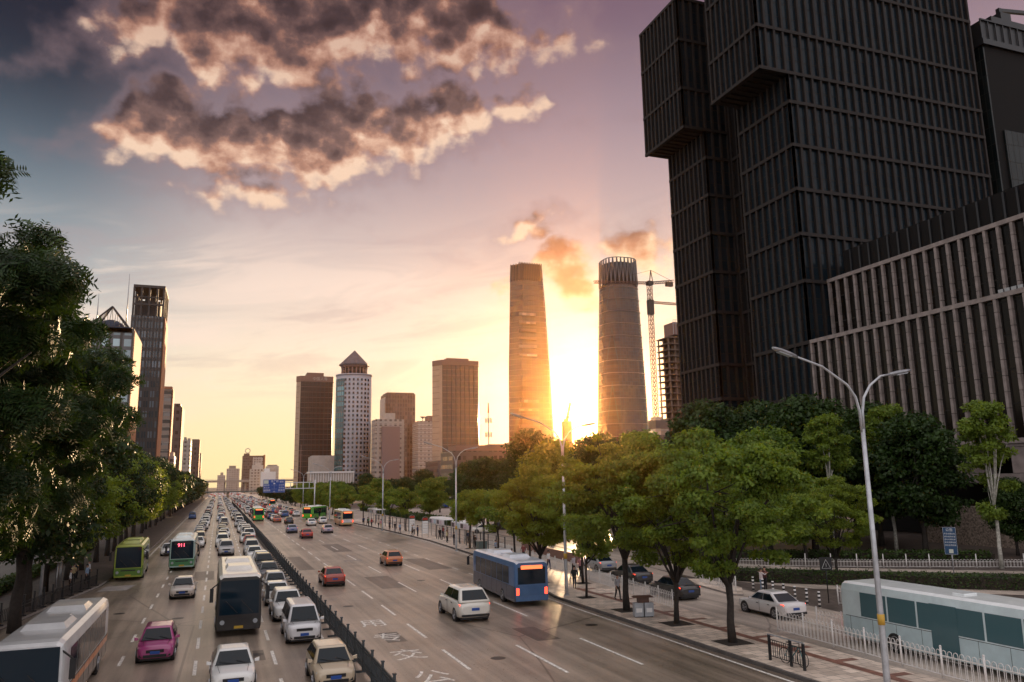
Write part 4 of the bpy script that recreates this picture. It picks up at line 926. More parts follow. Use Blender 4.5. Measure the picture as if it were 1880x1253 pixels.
# left: near tree, then the long row
place_tree('street_tree', 'near_left', -11.3, 29.5, .6, .97, 'tallest overhanging tree with feathery dark leaves, filling the left edge', 'trees left of the road')
place_tree('street_tree', 'near_left', -10.9, 45, 2.9, .93, 'second tall feathery tree, behind the tallest overhanging one', 'trees left of the road')
place_tree('street_tree', 'near_left', -11.6, 37.5, 4.3, .98, 'feathery dark tree between the two others at the left edge, filling their gap', 'trees left of the road')
place_tree('street_tree', 'left_a', -11.2, 57, 1, 1.2, 'round leafy tree behind the two feathery ones, over the bus stop pavement', 'trees left of the road')
y = 68; i = 0; ROWN = 'First Second Third Fourth Fifth Sixth Seventh Eighth Ninth Tenth Eleventh Twelfth Thirteenth Fourteenth Fifteenth Sixteenth'.split()
while y < 640:
    s = .96 + rnd.random() * .12 if y < 100 else .92 + rnd.random() * .14
    k_ = ('left_a', 'left_b')[i % 2] if y < 230 else 'far'
    if k_ == 'far': s *= 1.2
    place_tree('street_tree', k_, -13.2 + rnd.uniform(-.5, .5), y, rnd.random() * 6, s, (ROWN[i] + ' leafy tree of the row over the left pavement, counted from the bus stop') if i < 16 else 'leafy tree deep in the dense row over the left pavement', 'trees left of the road'); y += rnd.uniform(7.5, 9.5) if y < 230 else rnd.uniform(11, 14); i += 1
for (x, y, s) in ((-31, 52, 1.0), (-30, 72, 1.0), (-32, 92, 1.0), (-31, 114, 1.05), (-34, 36, 1.0)): place_tree('street_tree', 'left_b', x, y, x * y, s, 'leafy tree on the other side of the dark side road', 'trees beyond the side road')
# ------------------------------------------------------------ vehicles (front faces -Y before rotation)
PAINT, BLK, GLS = MAT['carpaint'], MAT['black_plastic'], MAT['carglass']
def car_parts(L, W_, H, hood, wsb, wst, rb, rt, belt, tail_h=None, zb=.2, lod=0, lights='front', plate='plate_blue', roofrack=False):
    """hood: hood height at the nose; wsb/wst: y of windscreen base/top; rt/rb: y of rear window top/base (fractions of L from the front)"""
    Y = lambda f: -L / 2 + f * L; w = W_ / 2; tail_h = tail_h or belt
    def ring(y, ww, z0, z1, crown=.03):
        return [(-.8 * ww, y, z0), (-.97 * ww, y, z0 + .10), (-ww, y, z0 + (z1 - z0) * .5), (-.985 * ww, y, z1 - .12), (-.92 * ww, y, z1 - .02), (-.45 * ww, y, z1 + crown), (.45 * ww, y, z1 + crown), (.92 * ww, y, z1 - .02), (.985 * ww, y, z1 - .12), (ww, y, z0 + (z1 - z0) * .5), (.97 * ww, y, z0 + .10), (.8 * ww, y, z0)]
    st = [(.0, .70, zb + .2, hood - .16), (.012, .84, zb + .08, hood - .06), (.05, .93, zb + .02, hood), (.14, .985, zb, hood + .06), (wsb, 1, zb, belt - .03), (.42, 1, zb, belt), (.62, 1, zb, belt + .02), (min(.88, rb), 1, zb, belt + .02 if rb > .8 else (belt + tail_h) / 2 + .01), (.95, .96, zb + .04, tail_h), (.988, .88, zb + .1, tail_h - .06), (1, .76, zb + .25, tail_h - .22)]
    body = MB(); body.loft([ring(Y(f), w * ww, z0, z1) for f, ww, z0, z1 in st], 0, True, True)
    # cabin shell
    bw, tw_ = w * .93, w * .72
    B0 = [(-bw, Y(wsb)), (bw, Y(wsb)), (bw, Y(rb)), (-bw, Y(rb))]; T0 = [(-tw_, Y(wst)), (tw_, Y(wst)), (tw_, Y(rt)), (-tw_, Y(rt))]
    def rnd_ring(P_, z, r, bow=0):
        out_ = []; x0, y0 = P_[0]; x1, y1 = P_[2]
        for (cx_, cy_, a0) in ((x1 - r, y0 + r, -90), (x1 - r, y1 - r, 0), (x0 + r, y1 - r, 90), (x0 + r, y0 + r, 180)):
            for k in range(4): a = rad(a0 + 30 * k); out_.append((cx_ + r * math.cos(a), cy_ + r * math.sin(a), z + bow * (1 - (cx_ / w) ** 2)))
        return out_
    body.loft([rnd_ring(B0, belt - .08, .14), rnd_ring(B0, belt, .14), rnd_ring(T0, H - .07, .14), rnd_ring([(x * .93, y + (.06 if i < 2 else -.06)) for i, (x, y) in enumerate(T0)], H - .015, .14), rnd_ring([(x * .6, y * .7 + .1 * Y((wst + rt) / 2)) for x, y in T0], H, .1)], 0, True, True)
    if lod < 2:
        for f in (.175, .80):
            for sgn in (-1, 1): body.disc_x(sgn * (w - .25), sgn * (w + .004), Y(f), .34, .385, 18, 1, False)
        body.box(-w * .8, w * .8, Y(.04), Y(.96), zb - .04, zb + .1, 1)
    r = {'body': (body, [PAINT, BLK])}
    def face(a, b, c_, d_, out_, ins=.07, tb=.05):
        a, b, c_, d_ = map(Vector, (a, b, c_, d_)); q = []
        for (p, f1, f2) in ((a, ins, tb), (b, 1 - ins, tb), (c_, 1 - ins, 1 - tb), (d_, ins, 1 - tb)):
            bot = a.lerp(b, f1); top = d_.lerp(c_, f1); q.append(bot.lerp(top, f2) + Vector(out_))
        return q
    zt = H - .07; m_ = MB(); q = face((-bw, Y(wsb), belt), (bw, Y(wsb), belt), (tw_, Y(wst), zt), (-tw_, Y(wst), zt), (0, -.012, .012), .07, .03); m_.add(q, [(0, 1, 2, 3)]); r['windscreen'] = (m_, [GLS])
    m_ = MB(); q = face((bw, Y(rb), belt), (-bw, Y(rb), belt), (-tw_, Y(rt), zt), (tw_, Y(rt), zt), (0, .012, .012), .08, .08); m_.add(q, [(0, 1, 2, 3)]); r['rear_window'] = (m_, [GLS])
    sides = []
    for sgn in (-1, 1):
        m_ = MB(); ya, yb = (wsb + .06, rb - .05); cuts = [0, .5, 1] if lod < 2 else [0, 1]
        for c0, c1 in zip(cuts[:-1], cuts[1:]):
            g_ = .012
            def pt(f, top):
                yb_ = Y(wsb + (rb - wsb) * (.09 + .83 * f)); yt_ = Y(wst + (rt - wst) * (.04 + .90 * f))
                return (sgn * (bw + .014), yb_, belt + .05) if not top else (sgn * (tw_ + .03), yt_, zt - .05)
            vs = [pt(c0 + g_, 0), pt(c1 - g_, 0), pt(c1 - g_, 1), pt(c0 + g_, 1)]; m_.add(vs, [(0, 1, 2, 3) if sgn > 0 else (3, 2, 1, 0)])
        sides.append((m_, [GLS]))
    r['side_window'] = sides
    hl = []; tl = []
    for sgn in (-1, 1):
        m_ = MB(); m_.loft([[(sgn * w * .50, Y(.016) - .01, hood - .25), (sgn * w * .86, Y(.03) - .02, hood - .22), (sgn * w * .90, Y(.05) - .02, hood - .07), (sgn * w * .52, Y(.025) - .01, hood - .12)], [(sgn * w * .50, Y(.07), hood - .25), (sgn * w * .92, Y(.10), hood - .22), (sgn * w * .93, Y(.12), hood - .06), (sgn * w * .52, Y(.08), hood - .10)]], 0, True, False); hl.append((m_, [MAT['lamp_on' if lights == 'on' else 'lamp_off']]))
        m_ = MB(); m_.loft([[(sgn * w * .50, Y(.999) - .02, tail_h - .30), (sgn * w * .88, Y(.975) + .02, tail_h - .30), (sgn * w * .92, Y(.965) + .02, tail_h - .08), (sgn * w * .55, Y(.985) + .02, tail_h - .10)], [(sgn * w * .50, Y(.93), tail_h - .3), (sgn * w * .95, Y(.92), tail_h - .3), (sgn * w * .95, Y(.92), tail_h - .08), (sgn * w * .5, Y(.93), tail_h - .1)]], 0, True, False); tl.append((m_, [MAT['tail_on' if lights == 'rear' else 'tail_off']]))
    r['headlight'] = hl; r['taillight'] = tl
    m_ = MB(); m_.box(-w * .46, w * .46, Y(0) - .015, Y(.04), hood - .30, hood - .16); m_.box(-w * .6, w * .6, Y(.004) - .02, Y(.05), zb + .10, zb + .24); r['front_grille'] = (m_, [BLK])
    if lod == 0:
        m_ = MB(); yb_ = Y(wsb) - .03
        m_.bar((-w * .82, yb_, belt + .015), (w * .82, yb_, belt + .015), .05, .02); m_.bar((.02, yb_ + .02, belt + .035), (-w * .62, Y(wsb) + .10, belt + .13), .018); m_.bar((w * .62, yb_ + .02, belt + .035), (.12, Y(wsb) + .12, belt + .14), .018)
        for sx in (-1, 1): m_.box(sx * w * .70 - .09, sx * w * .70 + .09, Y(.012) - .02, Y(.05), zb + .14, zb + .26); m_.bar((sx * w * .60, Y(.07), hood + .03), (sx * w * .70, Y(wsb) - .06, belt - .005), .012, .012)
        r['cowl_trim'] = (m_, [BLK])
    r['number_plate'] = [(MB().box(-.22, .22, Y(0) - .035, Y(0) + .02, zb + .26, zb + .40), [MAT[plate]]), (MB().box(-.22, .22, Y(1) - .05, Y(1) + .03, tail_h - .42, tail_h - .28), [MAT[plate]])]
    if lod == 0:
        r['mirror'] = [(MB().loft([[(sgn * (w - .02), Y(wsb + .07) + a, belt + b) for a, b in ((-.03, .0), (.04, .0), (.04, .1), (-.03, .1))], [(sgn * (w + .17), Y(wsb + .07) + a * 1.6, belt + b * 1.5) for a, b in ((-.03, .0), (.04, .0), (.04, .1), (-.03, .1))]], 0, True, False), [PAINT]) for sgn in (-1, 1)]
        r['bumper_trim'] = (MB().box(-w * .82, w * .82, Y(1) - .06, Y(1) + .035, zb + .12, zb + .24), [BLK])
        m_ = MB()
        for sgn in (-1, 1): m_.box(sgn * (w + .004) - .004, sgn * (w + .004) + .004, Y(.5) - .008, Y(.5) + .008, zb + .1, belt - .06); m_.box(sgn * (w + .012) - .01, sgn * (w + .012) + .01, Y(.44), Y(.48), belt - .2, belt - .16); m_.box(sgn * (w + .012) - .01, sgn * (w + .012) + .01, Y(.67), Y(.71), belt - .2, belt - .16)
        r['door_trim'] = (m_, [BLK])
    return r, [(sgn * (w - .105), Y(f)) for f in (.175, .80) for sgn in (-1, 1)]
WHEEL = {}
def wheel_parts(R, wd, key):
    if key in WHEEL: return WHEEL[key]
    t = MB(); pr = [(.0, R * .66), (.0, R * .93), (.03, R), (wd - .03, R), (wd, R * .93), (wd, R * .66)]
    t.loft([[(x - wd / 2, r_ * math.cos(2 * PI * k / 20), r_ * math.sin(2 * PI * k / 20)) for k in range(20)] for x, r_ in pr], 0, True, True)
    m_ = MB(); m_.disc_x(-wd / 2 - .006, wd / 2 + .006, 0, 0, R * .22, 12)
    for k in range(5):
        a = 2 * PI * k / 5
        for x in (-wd / 2 - .004, wd / 2 + .004): m_.bar((x, 0, 0), (x, R * .62 * math.cos(a), R * .62 * math.sin(a)), .016, .09)
    for x in (-wd / 2 - .004, wd / 2 + .004): m_.tube([(x, R * .63 * math.cos(q * PI / 8), R * .63 * math.sin(q * PI / 8)) for q in range(17)], .02, 5, 0, False)
    WHEEL[key] = (t.mesh('tyre', MAT['rubber']), m_.mesh('rim', MAT['rim'])); return WHEEL[key]
def build_car(kind, lod, lights, name=None, plate='plate_blue', taxi=False):
    K = {'car': (4.65, 1.82, 1.48, .80, .26, .40, .86, .70, .95, 1.0), 'hatchback': (4.15, 1.76, 1.52, .82, .22, .36, .97, .84, .97, .95), 'suv': (4.75, 1.92, 1.75, .98, .25, .37, .985, .86, 1.12, 1.05), 'van': (4.9, 1.85, 1.92, 1.0, .08, .22, .992, .94, 1.15, 1.05)}[kind]
    root = empty(name or kind)
    if lod == 2:
        P_, wh = car_parts(*K, lod=1, lights=lights, plate=plate); mb = MB(); mats = [PAINT, BLK, GLS, MAT['lamp_off'], MAT['tail_on' if lights == 'rear' else 'tail_off'], MAT['plate_blue']]
        def put(x):
            m_, ml = x; b = len(mb.v); mb.v += m_.v; mb.f += [tuple(b + i for i in f) for f in m_.f]; mb.sm += m_.sm
            mb.mi += [mats.index(ml[i]) if ml[i] in mats else 3 for i in m_.mi]
        for k_, x in P_.items():
            for y in (x if isinstance(x, list) else [x]): put(y)
        for (x, y) in wh: mb.disc_x(x - .11, x + .12 if x > 0 else x + .11, y, .33, .32, 10, 1)
        bpy.data.objects.remove(root); o = link(name or kind, mb.mesh(kind, mats)); return o
    P_, wh = car_parts(*K, lod=lod, lights=lights, plate=plate)
    for k_, x in P_.items():
        for m_, ml in (x if isinstance(x, list) else [x]): m_.build(k_, ml, root)
    t, r = wheel_parts(.33 if kind != 'suv' else .36, .21, kind == 'suv')
    for (x, y) in wh:
        if lod == 0: w_ = link('wheel', t, root, (x, y, .33 if kind != 'suv' else .36)); link('rim', r, w_)
        else: link('wheel', t, root, (x, y, .33 if kind != 'suv' else .36))
    if taxi: MB().box(-.28, .28, -.12, .12, K[2] - .01, K[2] + .13).build('taxi_lamp', MAT['lamp_off'], root)
    return root
PROTO = {}
def car(kind, x, y, col, label, group=None, away=False, lod=0, lights=None, rz=0.0, plate='plate_blue', taxi=False, cat='car', name=None, s=1.0):
    lights = lights or ('rear' if away else 'off'); key = (kind, lod, lights, taxi)
    if key not in PROTO:
        o = build_car(kind, lod, lights, name or {'van': 'van'}.get(kind, 'car'), plate, taxi); PROTO[key] = o; first = True
        if lod < 2: note_kids(o)
        else: kids[o] = []
    else: first = False
    p = PROTO[key]
    if first: o = p
    else: o = copy_tree(p)
    def paint(q):
        q.color = (*col, 1)
        for c_ in kids.get(q, []): paint(c_)
    paint(o)
    o.location = (x, y, .004); o.rotation_euler = (0, 0, rz + (PI if away else 0)); o.scale = (s, s, s)
    for k_ in ('label', 'category', 'group'):
        if k_ in o.keys(): del o[k_]
    tag(o, label, cat, group); return o
WHT, SIL, BLACK, RED, BLUE, BEI, GRY, MAR = (.82, .82, .80), (.50, .50, .50), (.012, .012, .014), (.45, .03, .02), (.03, .09, .28), (.55, .45, .32), (.14, .14, .15), (.22, .03, .05)
CN = {WHT: 'white', SIL: 'silver', BLACK: 'black', RED: 'red', BLUE: 'blue', BEI: 'beige', GRY: 'dark grey', MAR: 'maroon'}
# --- near cars, oncoming side
GO = 'cars on the oncoming side'
car('car', .95, 38.6, WHT, 'white sedan right in front of the black coach, cut by the frame bottom', GO)
car('hatchback', 5.0, 37.2, BEI, 'cream hatchback beside the median fence, lowest in the frame', GO)
car('van', 4.75, 48.0, (.74, .74, .76), 'white-roofed van with dark windscreen beside the median fence', GO, cat='van')
car('hatchback', -2.55, 46.0, (.42, .06, .22), 'magenta hatchback left of the black coach', GO)
car('car', -2.25, 69.6, (.62, .56, .50), 'pale gold sedan in front of the coach numbered 911', GO)
car('suv', 4.55, 55.6, WHT, 'white off-roader directly behind the white-roofed van', GO)
car('car', 4.4, 62.6, WHT, 'white sedan beside the fence, second behind the white-roofed van', GO)
car('hatchback', 4.7, 69.4, SIL, 'silver hatchback beside the fence, third behind the white-roofed van', GO)
car('car', .55, 55.5, RED, 'red car just showing behind the left edge of the black coach', GO) if False else None
rnd = random.Random(21)
ORD = 'first second third fourth fifth sixth seventh eighth ninth tenth eleventh twelfth thirteenth fourteenth fifteenth sixteenth seventeenth eighteenth nineteenth twentieth'.split()
def pick():
    r = rnd.random(); return WHT if r < .52 else SIL if r < .68 else GRY if r < .76 else BLACK if r < .82 else BEI if r < .88 else RED if r < .94 else BLUE
KN = {'car': 'sedan', 'hatchback': 'hatchback', 'suv': 'off-roader', 'van': 'van'}
for lane, x0, ys, wh in ((0, 4.65, 76.5, 'in the queue along the fence, behind the silver hatchback'), (1, 1.2, 106, 'in the middle queue behind the black coach'), (2, -2.6, 107, 'in the queue behind the coach numbered 911')):
    y = ys; n = 0
    while y < 600:
        kd = rnd.choices(['car', 'hatchback', 'suv', 'van'], [.55, .15, .22, .08])[0]; c_ = pick(); n += 1
        lod = 0 if y < 105 else 1 if y < 175 else 2
        lb = f'{CN[c_]} {KN[kd]}, {ORD[n - 1]} {wh}' if n <= 20 else 'small car far down the jam of oncoming traffic'
        car(kd, x0 + rnd.uniform(-.35, .35), y + 2.4, c_, lb, GO if n <= 20 else 'distant cars in the oncoming jam', lod=lod, cat='van' if kd == 'van' else 'car', rz=rnd.uniform(-.012, .012))
        y += (6.5 + rnd.random() * 1.4) * (1 if y < 260 else 1.28)
car('van', -6.2, 232, BLUE, 'blue van alone near the kerb, under the left trees', GO, lod=1, cat='van')
car('car', -5.6, 112, WHT, 'white sedan straddling the lane line beside the coach numbered 911', GO, lod=0, rz=.03)
car('hatchback', -5.3, 119.5, SIL, 'silver hatchback tucked behind the straddling white sedan', GO, lod=1)
# --- right carriageway, driving away
GA = 'cars driving away'
car('car', 9.6, 71.5, (.38, .05, .03), 'dark red sedan with glowing tail lamps, alone in the lane beside the fence', GA, True)
car('hatchback', 17.6, 85.0, (.60, .20, .08), 'orange and white hatchback in the third lane from the fence', GA, True)
car('suv', 15.2, 50.5, (.80, .77, .70), 'cream white off-roader, largest car on the lanes driving away', GA, True, s=1.12)
car('car', 13.8, 134.5, RED, 'red sedan ahead of the orange hatchback, nearly black at the rear', GA, True)
car('car', 12.9, 151, (.25, .26, .4), 'blue-grey sedan one ahead of the red sedan', GA, True)
car('hatchback', 18.6, 146, (.5, .4, .45), 'pinkish hatchback right of the red sedan', GA, True)
car('car', 15.2, 186, BLACK, 'black sedan behind the green bendy bus', GA, True, lod=1)
car('car', 18.8, 174, WHT, 'white sedan right behind the green bendy bus', GA, True, lod=1)
car('hatchback', 22.0, 181, WHT, 'white hatchback between green bendy bus and orange bus', GA, True, lod=1)
car('car', 13.3, 196, (.5, .12, .06), 'red and grey taxi left of the green bendy bus', GA, True, lod=1)
for x0, ys in ((9.3, 226), (13.2, 205), (17.0, 226), (21.0, 229)):
    y = ys; n = 0
    while y < 600:
        kd = rnd.choices(['car', 'hatchback', 'suv', 'van'], [.55, .15, .2, .1])[0]; c_ = pick()
        if rnd.random() < .22: c_ = MAR if rnd.random() < .5 else RED
        car(kd, x0 + rnd.uniform(-.4, .4), y, c_, 'small car with red tail lamps in the jam beyond the green buses', 'distant cars driving away', True, 2, cat='van' if kd == 'van' else 'car')
        y += 10.0 + rnd.random() * 4.5; n += 1
# beyond the footbridge nobody could count them
mb = MB()
for k in range(240):
    x = rnd.choice([-6, -2.6, 1.2, 4.6, 9.3, 13.2, 17, 21]) + rnd.uniform(-.4, .4); y = rnd.uniform(650, 1250)
    mb.loft([[(x - .8, y, .3), (x + .8, y, .3), (x + .85, y, .95), (x - .85, y, .95)], [(x - .8, y + 4.4, .3), (x + .8, y + 4.4, .3), (x + .85, y + 4.4, .95), (x - .85, y + 4.4, .95)]], k % 3, True, False)
    mb.loft([[(x - .8, y + 1.2, .95), (x + .8, y + 1.2, .95), (x + .8, y + 4, .95), (x - .8, y + 4, .95)], [(x - .6, y + 1.8, 1.5), (x + .6, y + 1.8, 1.5), (x + .6, y + 3.5, 1.5), (x - .6, y + 3.5, 1.5)]], k % 3, True, False)
mb.build('distant_traffic', [MAT['white_paint'], MAT['metal_grey'], MAT['red_paint']], kind='stuff', label='far traffic beyond the footbridge merging into one mass', category=None) if False else tag(mb.build('distant_traffic', [MAT['white_paint'], MAT['metal_grey'], MAT['red_paint']]), 'far traffic beyond the footbridge merging into one mass', 'traffic', None, 'stuff')
# --- service road
GS = 'black sedans on the service road'
car('car', 31.6, 51.6, BLACK, 'black sedan with blue plate, first of three at the railing', GS, True)
car('car', 32.8, 60.2, BLACK, 'black sedan in the middle of the three at the railing', GS, True)
car('car', 34.4, 69.5, (.30, .31, .33), 'grey and black sedan, last of the three behind the railing', GS, True)
car('car', 32.9, 42.3, (.80, .78, .78), 'white sedan leaving past the litter bin on the service road', 'cars on the service road', True)
car('car', 42.5, 128, (.75, .72, .66), 'pale sedan parked beyond the bus shelters', 'cars on the service road', lod=1, rz=1.2)
car('car', 47, 133, BLACK, 'black-windowed sedan parked next to the pale one beyond the shelters', 'cars on the service road', lod=1, rz=1.2)
# --- side road behind the left trees
car('car', -20.5, 56.5, (.06, .06, .07), 'dark sedan with lit headlights on the side road, lower in view', 'cars on the side road', lights='on')
car('car', -20.2, 66, (.10, .09, .08), 'dark sedan with lit headlights on the side road, following the lower one', 'cars on the side road', lights='on')
car('suv', -20.6, 76, (.05, .05, .05), 'black off-roader on the side road behind two sedans', 'cars on the side road', lights='on')
# ------------------------------------------------------------ buses
def bus(name, x, y, L, H, label, roofc, bodyc, lowc, stripe=None, away=False, group='buses', rz=0.0, number=None, front='bus', plate='plate_yellow', band=None, roofbox=True, rearpanel=None, glass=None, W_=2.5, taper=.04, cat='bus'):
    """(x,y) is the middle of the end that shows: the front for oncoming ones, the rear for those driving away"""
    def pm(tag_, c_, r_=.3): 
        k_ = f'{name}_{tag_}_{len(MAT)}'; return mat(k_, c_, r_, coat=.5, noise=(1.2, .1, 3))
    root = empty(name, (x, y, .004), rz + (PI if away else 0), label, cat, group); w = W_ / 2; gl_ = glass or MAT['busglass']
    off = 0 if not away else -L     # body runs local y off..off+L, front at local y=off
    def sec(y_, k=1.0, dz=0.0, up=0.0):
        ww = w * k; return [(-ww * .96, y_, .32 + up), (-ww, y_, .5 + up), (-ww, y_, 1.35), (-ww * .985, y_, H * .86), (-ww * .93, y_, H * .965 + dz), (-ww * .78, y_, H + dz), (ww * .78, y_, H + dz), (ww * .93, y_, H * .965 + dz), (ww * .985, y_, H * .86), (ww, y_, 1.35), (ww, y_, .5 + up), (ww * .96, y_, .32 + up)]
    mats = [pm('body', bodyc), pm('lower', lowc), pm('roof', roofc)]
    def colr(mb_, st_):
        n = 12; b = len(mb_.f)
        mb_.loft(st_, 0, True, False)
        for i in range(len(st_) - 1):
            for k_ in range(n):
                z = (st_[i][k_][2] + st_[i][(k_ + 1) % n][2]) / 2
                mb_.mi[b + i * n + k_] = 2 if k_ in (4, 5, 6) else (1 if z < 1.2 else 0)
    mb = MB(); colr(mb, [sec(off, .93, -.16, .06), sec(off + .12, .975, -.05, .02), sec(off + .5), sec(off + L * .5), sec(off + L - .4), sec(off + L - .1, .985, -.04, .02), sec(off + L, .95, -.12, .06)])
    mb.add([(-w * .9, off - .012, .5), (w * .9, off - .012, .5), (w * .92, off - .012, 1.15), (-w * .92, off - .012, 1.15)], [(0, 1, 2, 3)], 1)
    body = mb.build('body', mats, root)
    e = lambda sx, z: (sx, off - .02 + (.03 if z > H * .85 else 0), z)
    top = H * .93 if front == 'bus' else H * .90
    MB().loft([[(-w * .86, off - .03, 1.22), (w * .86, off - .03, 1.22), (w * .84, off - .02, top), (-w * .84, off - .02, top)], [(-w * .86, off + .03, 1.22), (w * .86, off + .03, 1.22), (w * .84, off + .1, top), (-w * .84, off + .1, top)]][::-1], 0, True, False).build('windscreen', gl_, root)
    MB().bar((-.1, off - .045, 1.3), (-.75, off - .05, 2.0), .03).bar((.75, off - .045, 1.3), (.1, off - .05, 2.0), .03).build('wiper_trim', MAT['black_plastic'], root)
    n = 6; wl = (L - 2.4) / n
    for sgn in (-1, 1):
        for k_ in range(n):
            a = off + 1.1 + k_ * wl; xx = sgn * (w + .006); x2 = sgn * (w * .988 + .006)
            MB().add([(xx, a + .05, 1.42), (xx, a + wl - .05, 1.42), (x2, a + wl - .05, H * .85), (x2, a + .05, H * .85)], [(0, 1, 2, 3) if sgn > 0 else (3, 2, 1, 0)]).build('side_window', gl_, root)
    if stripe:
        for sgn in (-1, 1):
            xs = sgn * (w + .004); MB().add([(xs, off + .4, 1.02), (xs, off + L - .3, 1.02), (xs, off + L - .3, 1.3), (xs, off + .4, 1.3)], [(0, 1, 2, 3) if sgn > 0 else (3, 2, 1, 0)]).build('side_stripe', pm('stripe', stripe), root)
    MB().add([(w * .35, off + L + .012, 1.5), (-w * .35, off + L + .012, 1.5), (-w * .75, off + L - .01, H * .88), (w * .75, off + L - .01, H * .88)], [(0, 1, 2, 3)]).add([(w * .8, off + L + .016, 1.5), (-w * .8, off + L + .016, 1.5), (-w * .8, off + L + .004, H * .86), (w * .8, off + L + .004, H * .86)], [(0, 1, 2, 3)]).build('rear_window', gl_, root)
    if rearpanel: MB().box(-w * .8, w * .8, off + L, off + L + .03, .75, 1.42).build('engine_cover', pm('panel', rearpanel), root)
    if away or number:
        yb = off + L + .03 if away else off - .04
        MB().box(-w * .62, w * .62, min(yb, yb + (.02 if away else -.01)), max(yb, yb + (.02 if away else -.01)), H * .82, H * .9).build('destination_display', MAT['led_orange'] if away else MAT['black_plastic'], root)
    if number: text_obj('route_number', number, .5, MAT['led_red'], Matrix.Translation((-.1, off - .065, H * .80)) @ Matrix.Rotation(PI / 2, 4, 'X'), root)
    for sgn in (-1, 1):
        MB().cyl((0, 0), .13, 0, .06, 12).build('headlight', MAT['lamp_off'], root).matrix_local = Matrix.Translation((sgn * w * .72, off - .01, .82)) @ Matrix.Rotation(PI / 2, 4, 'X')
        MB().box(sgn * w * .82 - .1, sgn * w * .82 + .1, off + L, off + L + .035, .8, 1.25).build('taillight', MAT['tail_on'], root)
        MB().bar((sgn * w * .9, off + .05, H * .88), (sgn * (w + .28), off - .25, H * .80), .05).box(sgn * (w + .28) - .1, sgn * (w + .28) + .1, off - .3, off - .22, H * .58, H * .80).build('mirror', MAT['black_plastic'], root)
    MB().box(-.25, .25, off - .04, off, .45, .6).build('number_plate', MAT[plate], root)
    MB().box(-w * .5, w * .5, off - .028, off + .02, .92, 1.02).build('front_grille', MAT['black_plastic'], root)
    if roofbox:
        for (a, b_) in ((.22, .42), (.62, .78)): MB().loft([[(-.8, off + L * a, H + .0), (.8, off + L * a, H), (.8, off + L * b_, H), (-.8, off + L * b_, H)], [(-.65, off + L * a + .3, H + .2), (.65, off + L * a + .3, H + .2), (.65, off + L * b_ - .3, H + .2), (-.65, off + L * b_ - .3, H + .2)]], 0, True, False).build('roof_unit', mats[2], root)
    MB().box(-.4, .4, off + L * .5 - .3, off + L * .5 + .3, H + .004, H + .07).build('roof_hatch', mats[2], root)
    for k_, (f0, f1) in enumerate(((.03, .10), (.46, .57))):
        xs = (w + .012) * (-1 if True else 1); MB().box(min(xs, xs + .01), max(xs, xs + .01), off + L * f0, off + L * f1, .42, H * .86).build('door', gl_, root)
    mb = MB()
    for sgn in (-1, 1):
        for k_ in range(9): yy = off + .6 + k_ * (L - 1.2) / 8; mb.box(sgn * (w + .003) - .004, sgn * (w + .003) + .004, yy - .008, yy + .008, .5, 1.34)
        mb.box(sgn * (w + .003) - .004, sgn * (w + .003) + .004, off + .3, off + L - .3, 1.34, 1.365)
    mb.build('panel_seam_trim', MAT['black_plastic'], root)
    t, r = wheel_parts(.48, .3, 'bus')
    for f in (.2, .74):
        for sgn in (-1, 1):
            w_ = link('wheel', t, root, (sgn * (w - .14), off + L * f, .48)); link('rim', r, w_)
    return root
bus('city_bus', -6.15, 33.6, 12.4, 3.1, 'white city bus with orange side stripe, cut by the lower corner of the frame', (.78, .79, .80), (.70, .72, .74), (.10, .09, .09), (.75, .22, .04))
bus('coach', 1.45, 49.6, 13.0, 3.45, 'black coach with white roof, front-on beside the magenta hatchback', (.82, .78, .72), (.018, .016, .018), (.014, .012, .013), front='coach', plate='plate_yellow')
bus('coach', -3.2, 90, 12, 3.2, 'white-roofed green coach showing 911 in red on its windscreen', (.72, .78, .76), (.45, .62, .60), (.05, .22, .08), number='911')
bus('coach', -7.5, 82.6, 11.6, 3.3, 'yellow-green coach stopped at the left pavement under the trees', (.42, .46, .10), (.36, .45, .05), (.10, .22, .02), rz=.03, plate='plate_yellow')
bus('city_bus', 9.6, 204, 12, 3.2, 'bright green bus next to the median fence, seen from the rear', (.70, .72, .66), (.05, .42, .04), (.03, .36, .03), away=True, rearpanel=(.04, .45, .03))
o1 = bus('city_bus', 20.9, 203, 10, 3.2, 'green bendy bus with a sloping white roof box, crossing the far lanes', (.70, .72, .66), (.10, .42, .05), (.08, .36, .03), away=True, rz=-.5, rearpanel=(.12, .45, .03))
bus('city_bus', 25.2, 165.5, 12, 3.2, 'cream bus with orange lower body stopped at the shelters', (.55, .58, .56), (.55, .42, .22), (.62, .26, .07), away=True, rearpanel=(.70, .70, .72))
bus('city_bus', 20.6, 52, 11.5, 3.05, 'blue and white bus with two red tail lamps in the lane by the pavement kerb', (.62, .64, .70), (.07, .16, .34), (.03, .05, .10), away=True, rearpanel=(.06, .14, .30), rz=-.05, cat='bus')
bus('city_bus', 32.3, 21.2, 13.0, 3.05, 'pale aqua bus behind the white railings, entering from the picture edge', (.84, .88, .88), (.62, .74, .77), (.48, .62, .66), away=False, roofbox=False, glass=mat('aqua_glass', (.06, .13, .15), .12))
bus('city_bus', 20.5, 330, 12, 3.1, 'dark green bus with a red rear sign, below the blue sign gantry', (.4, .45, .4), (.04, .16, .05), (.03, .14, .04), away=True)
